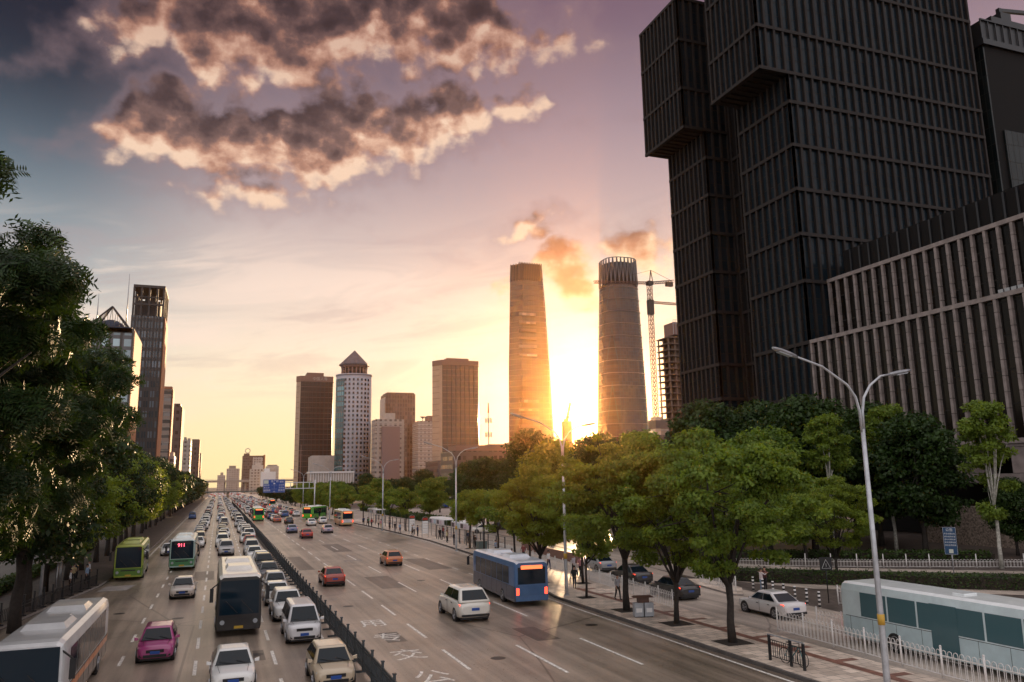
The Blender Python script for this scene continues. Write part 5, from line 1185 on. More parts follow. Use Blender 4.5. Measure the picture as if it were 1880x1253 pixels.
# ------------------------------------------------------------ street furniture
def fence_line(name, pts, label, cat, post_gap, post, panel, group=None, mp=None, mg=None, max_posts=100, z=0.0, mb_extra=None):
    """post(mb,p,dir) and panel(mb,a,b) draw into meshes; each post is a part of its own"""
    root = empty(name, (pts[0][0], pts[0][1], z), 0, label, cat, group); o0 = Vector((pts[0][0], pts[0][1], 0))
    P_ = []
    for (a, b) in zip(pts[:-1], pts[1:]):
        a, b = Vector((*a, 0)), Vector((*b, 0)); n = max(1, round((b - a).length / post_gap))
        P_ += [a.lerp(b, i / n) for i in range(n)]
    P_.append(Vector((*pts[-1], 0))); P_ = [p - o0 for p in P_]
    pm = MB(); d = (P_[1] - P_[0]).normalized(); post(pm, Vector((0, 0, 0)), d); me = pm.mesh('post', mp)
    for p in P_[:max_posts]: link('post', me, root, p)
    if len(P_) > max_posts:
        r = MB()
        for p in P_[max_posts:]: post(r, p, d)
        tag(r.build('far_post', mp, root), kind='stuff')
    g_ = MB()
    for a, b in zip(P_[:-1], P_[1:]): panel(g_, a, b)
    g_.build('picket_grille', mg or mp, root)
    return root
mat('fence_steel', (.055, .065, .072), .45, .3, noise=(3, .3, 4))
def m_post(mb, p, d): mb.box(p.x - .05, p.x + .05, p.y - .05, p.y + .05, 0, 1.34).box(p.x - .07, p.x + .07, p.y - .07, p.y + .07, 1.345, 1.40).box(p.x - .42, p.x + .2, p.y - .06, p.y + .06, .0, .09)
def m_panel(mb, a, b):
    L = (b - a).length; far = a.y > 150; sp = .14 if not far else .45; w = .028 if not far else .07
    n = int(L / sp)
    for i in range(1, n): p = a.lerp(b, i / n); mb.box(p.x - w / 2, p.x + w / 2, p.y - w / 2, p.y + w / 2, .16, 1.12)
    for zz_ in (.2, .42, 1.0, 1.14): mb.bar((a.x, a.y, zz_), (b.x, b.y, zz_), .045)
    if not far: mb.bar((a.x - .02, a.y + .2, .45), (b.x - .02, b.y - .2, .97), .02)
fence_line('median_fence', [(6.6, 8), (6.6, 420)], 'long dark steel fence dividing the two directions of traffic', 'fence', 2.3, m_post, m_panel, mp=MAT['fence_steel'], max_posts=100)
def w_post(mb, p, d): mb.tube([(p.x, p.y, 0), (p.x, p.y, 1.25)], .045, 8).tube([(p.x, p.y, 1.25), (p.x, p.y, 1.30)], [.06, .03], 8)
def hoop_panel(h=1.12, sp=.26):
    def f(mb, a, b):
        L = (b - a).length; d = (b - a) / L; n = max(2, int(L / sp))
        for i in range(n):
            s0 = a + d * (L * (i + .14) / n); s1 = a + d * (L * (i + .86) / n); c_ = (s0 + s1) / 2; r = (s1 - s0).length / 2
            pts = [(s0.x, s0.y, .12), (s0.x, s0.y, h - r)] + [(c_.x - d.x * r * math.cos(q), c_.y - d.y * r * math.cos(q), h - r + r * math.sin(q)) for q in (PI / 4, PI / 2, 3 * PI / 4)] + [(s1.x, s1.y, h - r), (s1.x, s1.y, .12)]
            mb.tube(pts, .014, 5, 0, False)
        for zz_ in (.14, h - .22): mb.bar((a.x, a.y, zz_), (b.x, b.y, zz_), .035)
    return f
GR = 'white hooped railings'
fence_line('railing', [(28.6, 12), (28.6, 26), (29.1, 37)], 'white hooped railing along the pavement, running out of the lower frame corner', 'railing', 2.1, w_post, hoop_panel(), GR, MAT['white_paint'], z=.15)
fence_line('railing', [(31.4, 27), (31.8, 37)], 'white hooped railing just behind the pavement one, beside the aqua bus', 'railing', 2.1, w_post, hoop_panel(), GR, MAT['white_paint'])
fence_line('railing', [(40.2, 33), (39.2, 43.4)], 'white hooped railing behind the aqua bus, starting next to the warning sign', 'railing', 2.1, w_post, hoop_panel(), GR, MAT['white_paint'])
fence_line('railing', [(28.4, 46.6), (29.2, 55), (31.0, 72), (33.0, 98)], 'white railing in front of the three black sedans, beside the street trees', 'railing', 2.3, w_post, hoop_panel(), GR, MAT['white_paint'], z=.0)
fence_line('railing', [(36.3, 50.6), (37.0, 53.6), (37.6, 57.2)], 'short white railing on the small traffic island by the two standing people', 'railing', 1.7, w_post, hoop_panel(1.2), GR, MAT['white_paint'])
fence_line('railing', [(47, 66), (58, 58), (70, 51)], 'low white hooped railing beyond the hedge bed', 'railing', 2.1, w_post, hoop_panel(.8), GR, MAT['white_paint'])
fence_line('railing', [(-9.6, 79), (-11.2, 68.6), (-12.4, 59), (-12.4, 46)], 'low dark railing along the left pavement edge at the bus stop', 'railing', 2.0, m_post, hoop_panel(.95), 'dark railings', MAT['metal_dark'], z=.15)
sheet('island', ccw([(35.6, 50.2), (36.2, 49.6), (38.2, 52.5), (38.9, 58.4), (37.6, 59), (36.4, 56)]), .14, MAT['paving_pale'], .11, MAT['kerb'])
# --- double-armed lamp posts
mat('galv', (.50, .52, .55), .35, .5, noise=(2.5, .18, 4)); mat('yellow_label', (.6, .36, .05), .5)
def lamp_post(x, y, label, H=11.4, rz=0.0, both=True, z=.15, s=1.0):
    r = empty('street_lamp', (x, y, z), rz, label, 'street lamp', 'double-armed street lamps'); r.scale = (s, s, s)
    MB().tube([(0, 0, 0), (0, 0, .6), (0, 0, 5), (0, 0, H - 1.2)], [.15, .13, .105, .085], 14).cyl((0, 0), .22, 0, .05, 12).build('pole', MAT['galv'], r)
    MB().cyl((0, 0), .135, 2.6, 3.0, 14).build('yellow_band', MAT['yellow_label'], r)
    for sx, dx, zt in (((-1), 4.0, 1.9), (1, 2.7, 1.35)):
        pts = [(sx * .05, 0, H - 1.3), (sx * .07, 0, H - .5), (sx * .22, 0, H + .1), (sx * .6, 0, H + .6), (sx * (dx * .45), 0, H + .6 + (zt - .6) * .55), (sx * (dx - 1.0), 0, H + zt - .25)]
        a_ = MB().tube(pts, [.06, .06, .055, .05, .045, .04], 10).build('arm', MAT['galv'], r)
        e0 = Vector(pts[-1]); dr = (Vector(pts[-1]) - Vector(pts[-2])).normalized(); mb = MB()
        rings = []
        for f, w_, h_ in ((0, .05, .05), (.12, .12, .07), (.4, .17, .09), (.85, .18, .09), (1.1, .13, .07), (1.22, .05, .04)):
            c_ = e0 + dr * f; rings.append([(c_.x, c_.y + w_ * math.cos(q * PI / 5), c_.z + h_ * math.sin(q * PI / 5)) for q in range(10)])
        mb.loft(rings, 0, True, True); hd = mb.build('lamp_head', MAT['metal_grey'], a_)
        c0, c1 = e0 + dr * .35 - Vector((0, 0, .07)), e0 + dr * .95 - Vector((0, 0, .07)); MB().bar(c0, c1, .22, .06).build('lens', MAT['lamp_off'], hd)
    return r
lamp_post(24.5, 24.9, 'tallest double-armed street lamp, standing between railing and road at the front')
lamp_post(24.5, 54.9, 'double-armed street lamp half hidden in the sunlit tree crowns')
lamp_post(27.9, 95.5, 'double-armed street lamp in front of the bronze tower')
lamp_post(28.0, 143, 'double-armed street lamp left of the bronze tower, above the bus stop trees')
lamp_post(25.1, 193, 'double-armed street lamp beside the sign gantry')
lamp_post(25.6, 262, 'small double-armed street lamp, mostly behind the tree tops past the gantry')
r = empty('street_lamp', (-11.9, 68, .15), 0, 'grey lamp column on the left pavement beside the white bus', 'street lamp')
MB().tube([(0, 0, 0), (0, 0, 4), (0, 0, 8.5)], [.12, .1, .08], 12).build('pole', MAT['galv'], r); MB().bar((0, 0, 8.4), (1.6, 0, 8.9), .08).build('arm', MAT['galv'], r)
# --- sign gantry
mat('sign_blue', (.015, .075, .36), .4); mat('sign_white', (.80, .80, .80), .5); mat('sign_pale', (.62, .66, .58), .5)
r = empty('sign_gantry', (26.4, 237, 0), 0, 'blue overhead direction sign on a white arm over the lanes', 'road sign')
MB().tube([(0, 0, 0), (0, 0, 9.9)], [.2, .15], 12).build('pole', MAT['metal_white'], r)
mb = MB().bar((-.1, 0, 9.25), (-8.6, 0, 9.25), .22).bar((-.1, 0, 7.55), (-8.6, 0, 7.55), .22)
for k in range(4): mb.bar((-1.6 - k * 1.75, 0, 7.55), (-1.6 - k * 1.75, 0, 9.25), .18)
mb.build('arm', MAT['metal_white'], r)
sb = MB().box(-14.4, -8.4, -.25, -.12, 6.5, 10.2).build('sign_board', MAT['sign_blue'], r)
mb = MB()
for a, b_ in (((-14.3, 6.6), (-8.5, 6.6)), ((-14.3, 10.1), (-8.5, 10.1)), ((-14.3, 6.6), (-14.3, 10.1)), ((-8.5, 6.6), (-8.5, 10.1))): mb.bar((a[0], -.26, a[1]), (b_[0], -.26, b_[1]), .07, .02)
mb.bar((-11.4, -.27, 6.9), (-11.4, -.27, 9.0), .18, .02).bar((-12.2, -.275, 8.6), (-10.6, -.275, 8.6), .16, .02).bar((-12.2, -.275, 7.5), (-10.6, -.275, 7.5), .16, .02)
mb.add([(-11.75, -.28, 8.9), (-11.05, -.28, 8.9), (-11.4, -.28, 9.3)], [(0, 1, 2)]).build('arrow', MAT['sign_white'], sb)
MB().box(-14.25, -13.0, -.275, -.262, 9.0, 10.0).build('pale_corner_panel', MAT['sign_pale'], sb)
def sign_text(s, x, z, size, par, m_=MAT['sign_white'], y=-.28): return text_obj('lettering', s, size, m_, Matrix.Translation((x, y, z)) @ Matrix.Rotation(PI / 2, 4, 'X'), par)
for s_, x, z_, q in (('京广桥', -11.3, 9.62, .72), ('国贸桥', -13.45, 8.55, .5), ('东三环', -13.45, 7.85, .5), ('建国路', -13.35, 7.1, .62), ('朝阳', -9.4, 9.5, .55), ('三元桥', -9.45, 8.6, .5), ('北京站', -9.45, 7.85, .5), ('双井桥', -9.4, 7.1, .62), ('出口', -11.4, 6.72, .36)): sign_text(s_, x, z_, q, sb)
# --- white pictogram warning sign, blue notice
r = empty('warning_sign', (39.1, 44.2, .03), -.35, 'black square sign with white triangle on a thin post, by the hedge', 'sign')
MB().tube([(0, 0, 0), (0, 0, 2.9)], .035, 8).build('pole', MAT['metal_dark'], r)
b_ = MB().box(-.42, .42, -.06, -.03, 2.15, 3.0).build('sign_board', MAT['black_plastic'], r)
mb = MB().bar((-.3, -.07, 2.27), (.3, -.07, 2.27), .06, .01).bar((-.3, -.07, 2.27), (0, -.07, 2.85), .06, .01).bar((.3, -.07, 2.27), (0, -.07, 2.85), .06, .01).bar((0, -.072, 2.38), (0, -.072, 2.6), .07, .01)
mb.build('triangle_marking', MAT['sign_white'], b_)
mat('notice_blue', (.02, .07, .16), .4)
r = empty('notice_sign', (54.5, 47.5, .03), -.9, 'tall blue parking notice with white lines of text, behind the hedge', 'sign')
MB().tube([(0, 0, 0), (0, 0, 3.4)], .04, 8).build('pole', MAT['metal_grey'], r)
b_ = MB().box(-.46, .46, -.07, -.03, 2.2, 4.3).build('sign_board', MAT['notice_blue'], r)
mb = MB().bar((-.44, -.078, 2.22), (.44, -.078, 2.22), .03, .01).bar((-.44, -.078, 4.28), (.44, -.078, 4.28), .03, .01).bar((-.44, -.078, 2.2), (-.44, -.078, 4.3), .03, .01).bar((.44, -.078, 2.2), (.44, -.078, 4.3), .03, .01)
mb.build('sign_edging', MAT['sign_white'], b_)
text_obj('lettering', '公告', .26, MAT['sign_white'], Matrix.Translation((0, -.08, 4.08)) @ Matrix.Rotation(PI / 2, 4, 'X'), b_)
for k in range(5): text_obj('lettering', '停车收费标准', .13, MAT['sign_white'], Matrix.Translation((0, -.08, 3.78 - k * .22)) @ Matrix.Rotation(PI / 2, 4, 'X'), b_)
MB().box(-.15, .15, -.085, -.072, 2.3, 2.6).build('pale_panel', MAT['sign_pale'], b_)
# --- black and white bollards
seg = lambda z0, z1: MB().cyl((0, 0), .085, z0, z1, 12)
b0 = None
for i in range(7):
    x, y = 38.3 - i * .2, 51.2 - i * 1.4
    r = empty('bollard', (x, y, .03), 0, ['black and white bollard touching the standing pair of people', 'black and white bollard, second from the standing pair', 'black and white bollard, third from the standing pair', 'black and white bollard, middle one of the seven', 'black and white bollard, third from the warning sign', 'black and white bollard, second from the warning sign', 'black and white bollard, the one next to the warning sign'][i], 'bollard', 'striped bollards')
    if i == 0:
        wm = MB(); 
        wm.cyl((0, 0), .085, 0, 1.04, 12)
        bm_ = MB()
        for k in range(4): bm_.cyl((0, 0), .09, .131 + k * .26 - .06, .259 + k * .26 - .06, 12)
        wme, bme = wm.mesh('post', MAT['white_paint']), MB().cyl((0, 0), .09, 0, .128, 12).mesh('black_band', MAT['black_plastic'])
    link('post', wme, r)
    for k in range(4): link('black_band', bme, r, (0, 0, .071 + k * .26))
# --- litter bin
mat('bin_grey', (.40, .43, .47), .4, .3, noise=(4, .12, 4)); mat('bin_brown', (.10, .05, .035), .5)
r = empty('litter_bin', (24.9, 44.3, .15), -.25, 'twin grey litter bin with brown hood on the pavement', 'litter bin')
for sx in (-1, 1):
    b_ = MB().box(sx * .32 - .28, sx * .32 + .28, -.24, .24, .06, .86).build('bin_box', MAT['bin_grey'], r)
    MB().box(sx * .32 - .18, sx * .32 + .18, -.255, -.242, .30, .55).build('bin_label', MAT['sign_white'], b_)
MB().box(-.34, .34, -.2, .2, .865, 1.16).build('ash_hood', MAT['bin_brown'], r)
MB().loft([[(-.66, -.3, 1.17), (.66, -.3, 1.17), (.66, .3, 1.17), (-.66, .3, 1.17)], [(-.5, -.18, 1.27), (.5, -.18, 1.27), (.5, .18, 1.27), (-.5, .18, 1.27)]], 0, True, False).build('lid', MAT['bin_brown'], r)
MB().box(-.56, .56, -.2, .2, 0, .058).build('plinth', MAT['black_plastic'], r)
# --- bicycle railing and bicycles
def bicycle(x, y, rz, lab, c_=(.05, .22, .24), z=.15, s=1.0):
    r = empty('bicycle', (x, y, z), rz, lab, 'bicycle', 'parked bicycles'); fm = mat('bike_paint_%d' % len(MAT), c_, .3, coat=.5)
    for sy in (-.53, .53):
        w_ = MB().tube([(0, sy + .335 * math.cos(q * PI / 12), .335 + .335 * math.sin(q * PI / 12)) for q in range(25)], .018, 6, 0, False).build('wheel', MAT['rubber'], r)
        mb = MB().disc_x(-.04, .04, sy, .335, .03, 8)
        for q in range(10): mb.bar((0, sy, .335), (0, sy + .32 * math.cos(q * PI / 5), .335 + .32 * math.sin(q * PI / 5)), .006)
        mb.build('spoke_pattern', MAT['rim'], w_)
    A, B_, C_, D_ = (0, .53, .335), (0, .12, .30), (0, .22, .78), (0, -.36, .84)
    MB().bar(A, B_, .025).bar(A, C_, .02).bar(B_, C_, .032).bar(B_, D_, .036).bar(C_, D_, .032).bar(D_, (0, -.53, .335), .03).build('frame', fm, r)
    MB().bar(C_, (0, .25, .92), .025).loft([[(-.07, .36, .92), (.07, .36, .92), (.07, .36, .96), (-.07, .36, .96)], [(-.02, .12, .93), (.02, .12, .93), (.02, .12, .96), (-.02, .12, .96)]], 0, True, False).build('saddle', MAT['black_plastic'], r)
    MB().bar(D_, (0, -.38, 1.0), .025).tube([(-.28, -.28, 1.02), (-.1, -.4, 1.02), (.1, -.4, 1.02), (.28, -.28, 1.02)], .014, 6).build('handlebar', MAT['black_plastic'], r)
    MB().disc_x(.03, .05, .12, .30, .09, 12).bar((.06, .12, .3), (.06, .2, .16), .02).box(.05, .13, .16, .26, .14, .17).build('crankset', MAT['metal_grey'], r)
    return r
r = empty('bike_railing', (24.35, 30.5, .15), 0, 'short dark steel kerbside railing with a bicycle leaning behind it', 'railing')
for yy in (-1.15, -.3, 1.15): MB().box(-.05, .05, yy - .05, yy + .05, 0, 1.12).build('post', MAT['metal_dark'], r)
mb = MB().bar((0, -1.12, .2), (0, 1.12, .2), .03).bar((0, -1.12, .92), (0, 1.12, .92), .03)
for k in range(15): mb.box(-.01, .01, -1.05 + k * .15 - .01, -1.05 + k * .15 + .01, .2, .92)
mb.build('picket_grille', MAT['metal_dark'], r); MB().bar((0, -1.22, 1.14), (0, 1.22, 1.14), .07, .05).build('top_rail', MAT['galv'], r)
bicycle(24.62, 30.35, .1, 'teal bicycle leaning on the dark kerbside railing')
bicycle(37.4, 54.0, -.2, 'dark bicycle parked on the small island railing', (.03, .03, .03), .14)
bicycle(40.6, 38.6, .1, 'bicycle standing behind the white railing, left of the aqua bus', (.3, .3, .3), .03)
r = empty('bench', (27.8, 21.9, .15), .06, 'pale slatted bench at the bottom of the railing pavement', 'bench')
MB().box(-.22, .22, -.9, .9, .42, .47).build('seat', MAT['concrete_pale'], r)
for sy in (-.7, .7): MB().box(-.18, .18, sy - .05, sy + .05, 0, .42).build('leg', MAT['metal_dark'], r)
# --- hedge, shrubs and planting
leaf_mat('hedge_leaf', (.012, .03, .008), (.06, .11, .02), .2); leaf_mat('shrub_leaf', (.05, .09, .03), (.22, .30, .12), .25)
def hedge(name, pts, w, h, label, m_, per=520, ls=.13, z=.03, seed=1, cat='hedge', top=None):
    rng = random.Random(seed); cl = []
    for a, b in zip(pts[:-1], pts[1:]):
        a, b = Vector((*a, 0)), Vector((*b, 0)); L = (b - a).length; n = int(L / .55); nr = Vector((-(b - a).y, (b - a).x, 0)).normalized()
        for i in range(n):
            for k in (-1, 0, 1):
                for zz_ in ((.3, .75) if h > .8 else (.35,)): p = a.lerp(b, i / n) + nr * k * w * .34; cl.append((p.x + rng.uniform(-.05, .05), p.y + rng.uniform(-.05, .05), h * zz_, .34 + rng.random() * .05))
    r = empty(name, (0, 0, z), 0, label, cat); me = leaves_mesh('foliage', m_, cl, per // 8, ls, seed, flat=.9); link('foliage', me, r)
    mb = MB()
    for a, b in zip(pts[:-1], pts[1:]): mb.bar((a[0], a[1], h * .4), (b[0], b[1], h * .4), w * .7, h * .72)
    mb.build('inner_twigs', MAT['soil'], r); return r
hedge('hedge', [(39.2, 59.5), (42.2, 55.2), (49, 48.4), (56, 42.3), (64, 36)], 1.5, 1.15, 'long clipped dark hedge running behind the bollards and the aqua bus', MAT['hedge_leaf'])
hedge('shrub_bed', [(42.5, 59.5), (50, 52.5), (58, 46), (66, 40)], 2.6, .8, 'bed of light-leaved low shrubs behind the clipped hedge', MAT['shrub_leaf'], 420, .18, seed=3, cat='shrubs')
hedge('hedge', [(46, 74), (60, 66), (72, 58)], 1.6, .9, 'second hedge farther back, beyond the low white railing', MAT['hedge_leaf'], 300, .22, seed=4)
hedge('shrub_bed', [(78, 50), (83, 40)], 2.6, 1.2, 'dark bushes at the foot of the rough stone wall', MAT['hedge_leaf'], 260, .25, seed=5, cat='shrubs')
hedge('hedge', [(-16.6, 60), (-16.6, 130)], 1.0, .9, 'dark hedge between the left pavement and the side road', MAT['hedge_leaf'], 240, .2, z=.15, seed=6)
hedge('shrub_bed', [(44.5, 150), (44.5, 260)], 2.4, 1.4, 'dark shrub belt along the far edge of the service road', MAT['hedge_leaf'], 130, .4, seed=7, cat='shrubs')
# tree pits
for (x, y) in [(25.2, 35.7), (25.5, 41.5), (25.2, 47.0), (25.3, 53.2), (25.7, 62.7), (28.5, 60.5), (26.9, 68.2), (28.0, 75.2), (29.1, 83.2), (29.9, 90.5), (30.6, 98.5)]:
    q = .8 if y < 50 else .6; sheet('soil', [(x - q, y - q), (x + q, y - q), (x + q, y + q), (x - q, y + q)], .156, MAT['soil'])
mb = MB()
for (x, y) in ((13.2, 38), (2.2, 44), (-2.1, 58), (17.2, 70), (9.0, 58), (-6.0, 62), (21.2, 44), (20.8, 90)): mb.add([(x + .38 * math.cos(k * PI / 8), y + .38 * math.sin(k * PI / 8), .0085) for k in range(16)], [tuple(range(16))])
mb.build('road_covers', MAT['metal_dark'], kind='structure')
# --- bus stop
mat('ad_white', (.72, .66, .70), .4); mat('ad_dark', (.05, .03, .03), .3); mat('ad_blue', (.45, .58, .66), .4); mat('pink_text', (.35, .12, .22), .5)
def shelter(x, y, L, label, rz=0.0):
    r = empty('bus_shelter', (x, y, .15), rz, label, 'bus shelter', 'bus shelters')
    MB().loft([[(-1.0, 0, 2.72), (1.3, 0, 2.72), (1.3, L, 2.72), (-1.0, L, 2.72)], [(-.8, .15, 2.95), (1.1, .15, 2.95), (1.1, L - .15, 2.95), (-.8, L - .15, 2.95)]], 0, True, False).build('roof', MAT['white_paint'], r)
    f_ = MB().box(-1.06, -1.01, .1, L - .1, 2.0, 2.7).build('fascia_board', MAT['ad_white'], r)
    for q in (.42, .92): 
        y0 = L * q - .9; MB().box(-1.075, -1.062, y0, y0 + 1.3, 2.06, 2.64).build('picture_panel', MAT['ad_dark'], f_)
    MB().box(-1.075, -1.062, L * .52, L * .66, 2.05, 2.65).build('blue_panel', MAT['ad_blue'], f_)
    for q in (.2, .76):
        for k, s_ in enumerate(('公交车站', '朝阳·国贸')): text_obj('lettering', s_, .26, MAT['pink_text'], Matrix.Translation((-1.085, L * q, 2.5 - k * .32)) @ Matrix.Rotation(-PI / 2, 4, 'Z') @ Matrix.Rotation(PI / 2, 4, 'X'), f_)
    for k in range(4):
        yy = .5 + k * (L - 1) / 3; MB().cyl((1.0, yy), .06, 0, 2.71, 8).build('post', MAT['metal_grey'], r); MB().cyl((-.8, yy), .05, 0, 2.71, 8).build('post', MAT['metal_grey'], r)
    MB().box(.5, .9, 1, L - 1, .42, .48).build('seat', MAT['metal_grey'], r)
shelter(33.0, 103, 9, 'white-roofed bus shelter with pink lettering, partly behind the street trees')
shelter(33.3, 117, 9, 'white-roofed bus shelter next to the curved stop signs')
shelter(33.2, 172, 10, 'white-roofed bus shelter beside the orange bus, beyond the tree')
def stop_sign(x, y, label):
    r = empty('stop_sign', (x, y, .15), .15, label, 'bus stop sign', 'bus stop signs')
    mb = MB().box(-.55, -.49, -.03, .03, 0, 2.7).box(.49, .55, -.03, .03, 0, 2.7).tube([(.52 * math.cos(q * PI / 8), 0, 2.7 + .42 * math.sin(q * PI / 8)) for q in range(9)], .03, 6, 0, False)
    mb.build('frame', MAT['metal_grey'], r); MB().box(-.4, .4, -.02, .02, 2.6, 2.95).build('red_header', MAT['red_paint'], r)
    for k in range(5): MB().box(-.48, .48, -.02, .02, .55 + k * .4, .88 + k * .4).build('timetable_panel', MAT['sign_white'], r)
stop_sign(30.6, 122, 'curved white bus stop sign with stacked panels, right one of the pair'); stop_sign(30.5, 130.5, 'curved white bus stop sign with stacked panels, beside the tree trunk')
def q_post(mb, p, d): mb.box(p.x - .05, p.x + .05, p.y - .05, p.y + .05, 0, 2.0)
def q_panel(mb, a, b):
    for zz_ in (.75, 1.25, 1.95): mb.bar((a.x, a.y, zz_), (b.x, b.y, zz_), .03)
fence_line('queue_barrier', [(31.6, 88), (31.4, 118)], 'tall dark post-and-rail barrier where people wait for buses', 'barrier', 3.0, q_post, q_panel, mp=MAT['metal_dark'], z=.15)
fence_line('queue_barrier', [(32.0, 136), (31.0, 166)], 'dark post-and-rail barrier along the waiting crowd near the orange bus', 'barrier', 3.0, q_post, q_panel, mp=MAT['metal_dark'], z=.15)
r = empty('utility_box', (31.2, 95.5, .15), .1, 'dark green litter box with pale top beside the queue posts', 'litter bin')
MB().box(-.6, .6, -.35, .35, 0, 1.05).build('box', MAT['bridge_green'], r); MB().box(-.65, .65, -.4, .4, 1.06, 1.14).build('lid', MAT['concrete_pale'], r)
# --- kiosk beyond the plaza, parked under trees
r = empty('gate_house', (71, 262, 0), 0, 'small gate house with white pillars, red door and blue panels', 'gate house')
MB().box(-3.6, 3.6, 0, 4, 0, 4.2).build('wall', MAT['brown_face'], r); MB().box(-4.2, 4.2, -.6, 4.4, 4.22, 4.8).build('roof', MAT['concrete_pale'], r)
for x in (-3.6, -.3, 3.4): MB().box(x - .3, x + .3, -.5, -.02, 0, 4.2).build('pillar', MAT['white_paint'], r)
MB().box(-3.0, -.8, -.12, -.02, 0, 3.6).build('door', MAT['red_paint'], r); MB().box(.4, 2.9, -.12, -.02, .4, 3.6).build('blue_panel', MAT['sign_blue'], r)
# --- covered bus stop on the left pavement
r = empty('bus_shelter', (-12.6, 74, .15), .1, 'dark bus stop board and roof under the left trees beside the green coach', 'bus shelter', 'bus shelters')
MB().box(-.9, .9, 0, 5, 2.5, 2.62).build('roof', MAT['concrete_pale'], r); MB().box(.6, .7, .3, 2.6, .5, 2.3).build('ad_board', MAT['ad_dark'], r)
for yy in (.2, 2.6, 4.8): MB().cyl((.7, yy), .05, 0, 2.49, 8).build('post', MAT['metal_grey'], r)
# --- construction hoarding and low walls beyond the row trees
MB().box(35.2, 35.5, 76, 92, .03, 1.0).build('hoarding', MAT['cap_brown'], label='low brown hoarding along the service road behind the slender trees', cat='hoarding')
# ------------------------------------------------------------ people
mat('skin', (.42, .24, .17), .55); mat('hair', (.012, .010, .010), .6); mat('shoe', (.02, .02, .022), .5)
CLOTH = {}
def cloth(c_):
    if c_ not in CLOTH: CLOTH[c_] = mat('cloth_%d' % len(CLOTH), c_, .85, noise=(6, .2, 4))
    return CLOTH[c_]
def person_mesh(stride=.0, arms='down', bag=False, H=1.7, lean=0.0, sit=False):
    k = H / 1.7
    V = []; E_ = []; R_ = []; K_ = []
    def v(p, r, parent=None, kind='t'):
        V.append(Vector(p) * k); R_.append(r * k); K_.append(kind)
        if parent is not None: E_.append((parent, len(V) - 1))
        return len(V) - 1
    s = stride
    pel = v((0, 0, .93), (.145), None, 't'); wa = v((0, -.01 - lean * .2, 1.08), .125, pel); ch = v((0, -.01 - lean * .5, 1.28), .150, wa); nk = v((0, -.01 - lean * .8, 1.45), .062, ch, 's')
    hb = v((0, -.02 - lean, 1.53), .075, nk, 's'); hm = v((0, -.02 - lean, 1.61), .098, hb, 's'); ht = v((0, -.015 - lean, 1.68), .07, hm, 's')
    for sx in (-1, 1):
        f = sx * s
        hip = v((sx * .09, 0, .86), .10, pel, 'l'); kn = v((sx * .10, -.22 * f - .03, .49), .066, hip, 'l'); an = v((sx * .10, -.36 * f + (.06 if f < 0 else 0), .10 + (.05 if f < 0 else 0)), .043, kn, 'l')
        he = v((sx * .10, -.36 * f - .0 + (.06 if f < 0 else 0), .045 + (.05 if f < 0 else 0)), .045, an, 'f'); v((sx * .115, -.36 * f - .17 + (.06 if f < 0 else 0), .035 + (.02 if f < 0 else 0)), .036, he, 'f')
        sh = v((sx * .18, -.01 - lean * .6, 1.39), .062, ch, 't')
        if arms == 'down' or (arms == 'one' and sx < 0): el_ = v((sx * .245, .03 + .16 * f, 1.12), .046, sh, 'a'); wr = v((sx * .25, -.05 + .28 * f, .89), .030, el_, 'h'); hd = (0, -.02, -.085)
        elif arms == 'phone' or arms == 'one': el_ = v((sx * .235, -.04, 1.12), .046, sh, 'a'); wr = v((sx * .13, -.25, 1.20), .030, el_, 'h'); hd = (-sx * .03, -.05, .06)
        else: el_ = v((sx * .24, -.20, 1.26), .046, sh, 'a'); wr = v((sx * .16, -.42, 1.36), .030, el_, 'h'); hd = (0, -.07, .04)
        p = Vector(V[wr]) / k; d_ = Vector(hd); pa = v(p + d_ * .8, .034, wr, 'h')
        dn = d_.normalized(); side = Vector((1, 0, 0)) if abs(dn.x) < .8 else Vector((0, 1, 0))
        for q in range(4):
            o = side * (q - 1.5) * .019; a = v(p + d_ * 1.25 + o, .0095, pa, 'h'); v(p + d_ * (1.9 - .12 * abs(q - 1.4)) + o - dn.cross(side) * .02, .008, a, 'h')
        v(p + d_ * .9 + side * -.045 * sx + dn * .03, .010, pa, 'h')
    me = bpy.data.meshes.new('person'); me.from_pydata([tuple(q) for q in V], E_, []); ob = bpy.data.objects.new('tmp', me); COL.objects.link(ob)
    md = ob.modifiers.new('s', 'SKIN'); 
    for i, sv_ in enumerate(me.skin_vertices[0].data): sv_.radius = (R_[i] * (1.25 if i in (pel, wa, ch) else 1), R_[i] * (.8 if i in (pel, wa, ch) else 1)); sv_.use_root = (i == 0)
    sb_ = ob.modifiers.new('b', 'SUBSURF'); sb_.levels = 1; sb_.render_levels = 1
    bpy.context.view_layer.update(); out_ = bpy.data.meshes.new_from_object(ob.evaluated_get(bpy.context.evaluated_depsgraph_get())); bpy.data.objects.remove(ob)
    kinds = []
    for p in out_.polygons:
        c_ = p.center; best = min(range(len(V)), key=lambda i: (V[i] - c_).length - R_[i]); kinds.append({'t': 0, 'a': 0, 's': 2, 'h': 2, 'l': 1, 'f': 3}[K_[best]] if not (K_[best] == 't' and c_.z < .93 * k) else 1)
    out_.polygons.foreach_set('material_index', kinds); out_.polygons.foreach_set('use_smooth', [True] * len(kinds)); out_['hd'] = [0.0, (-.015 - lean) * k, 1.635 * k]
    return out_
PM = {}
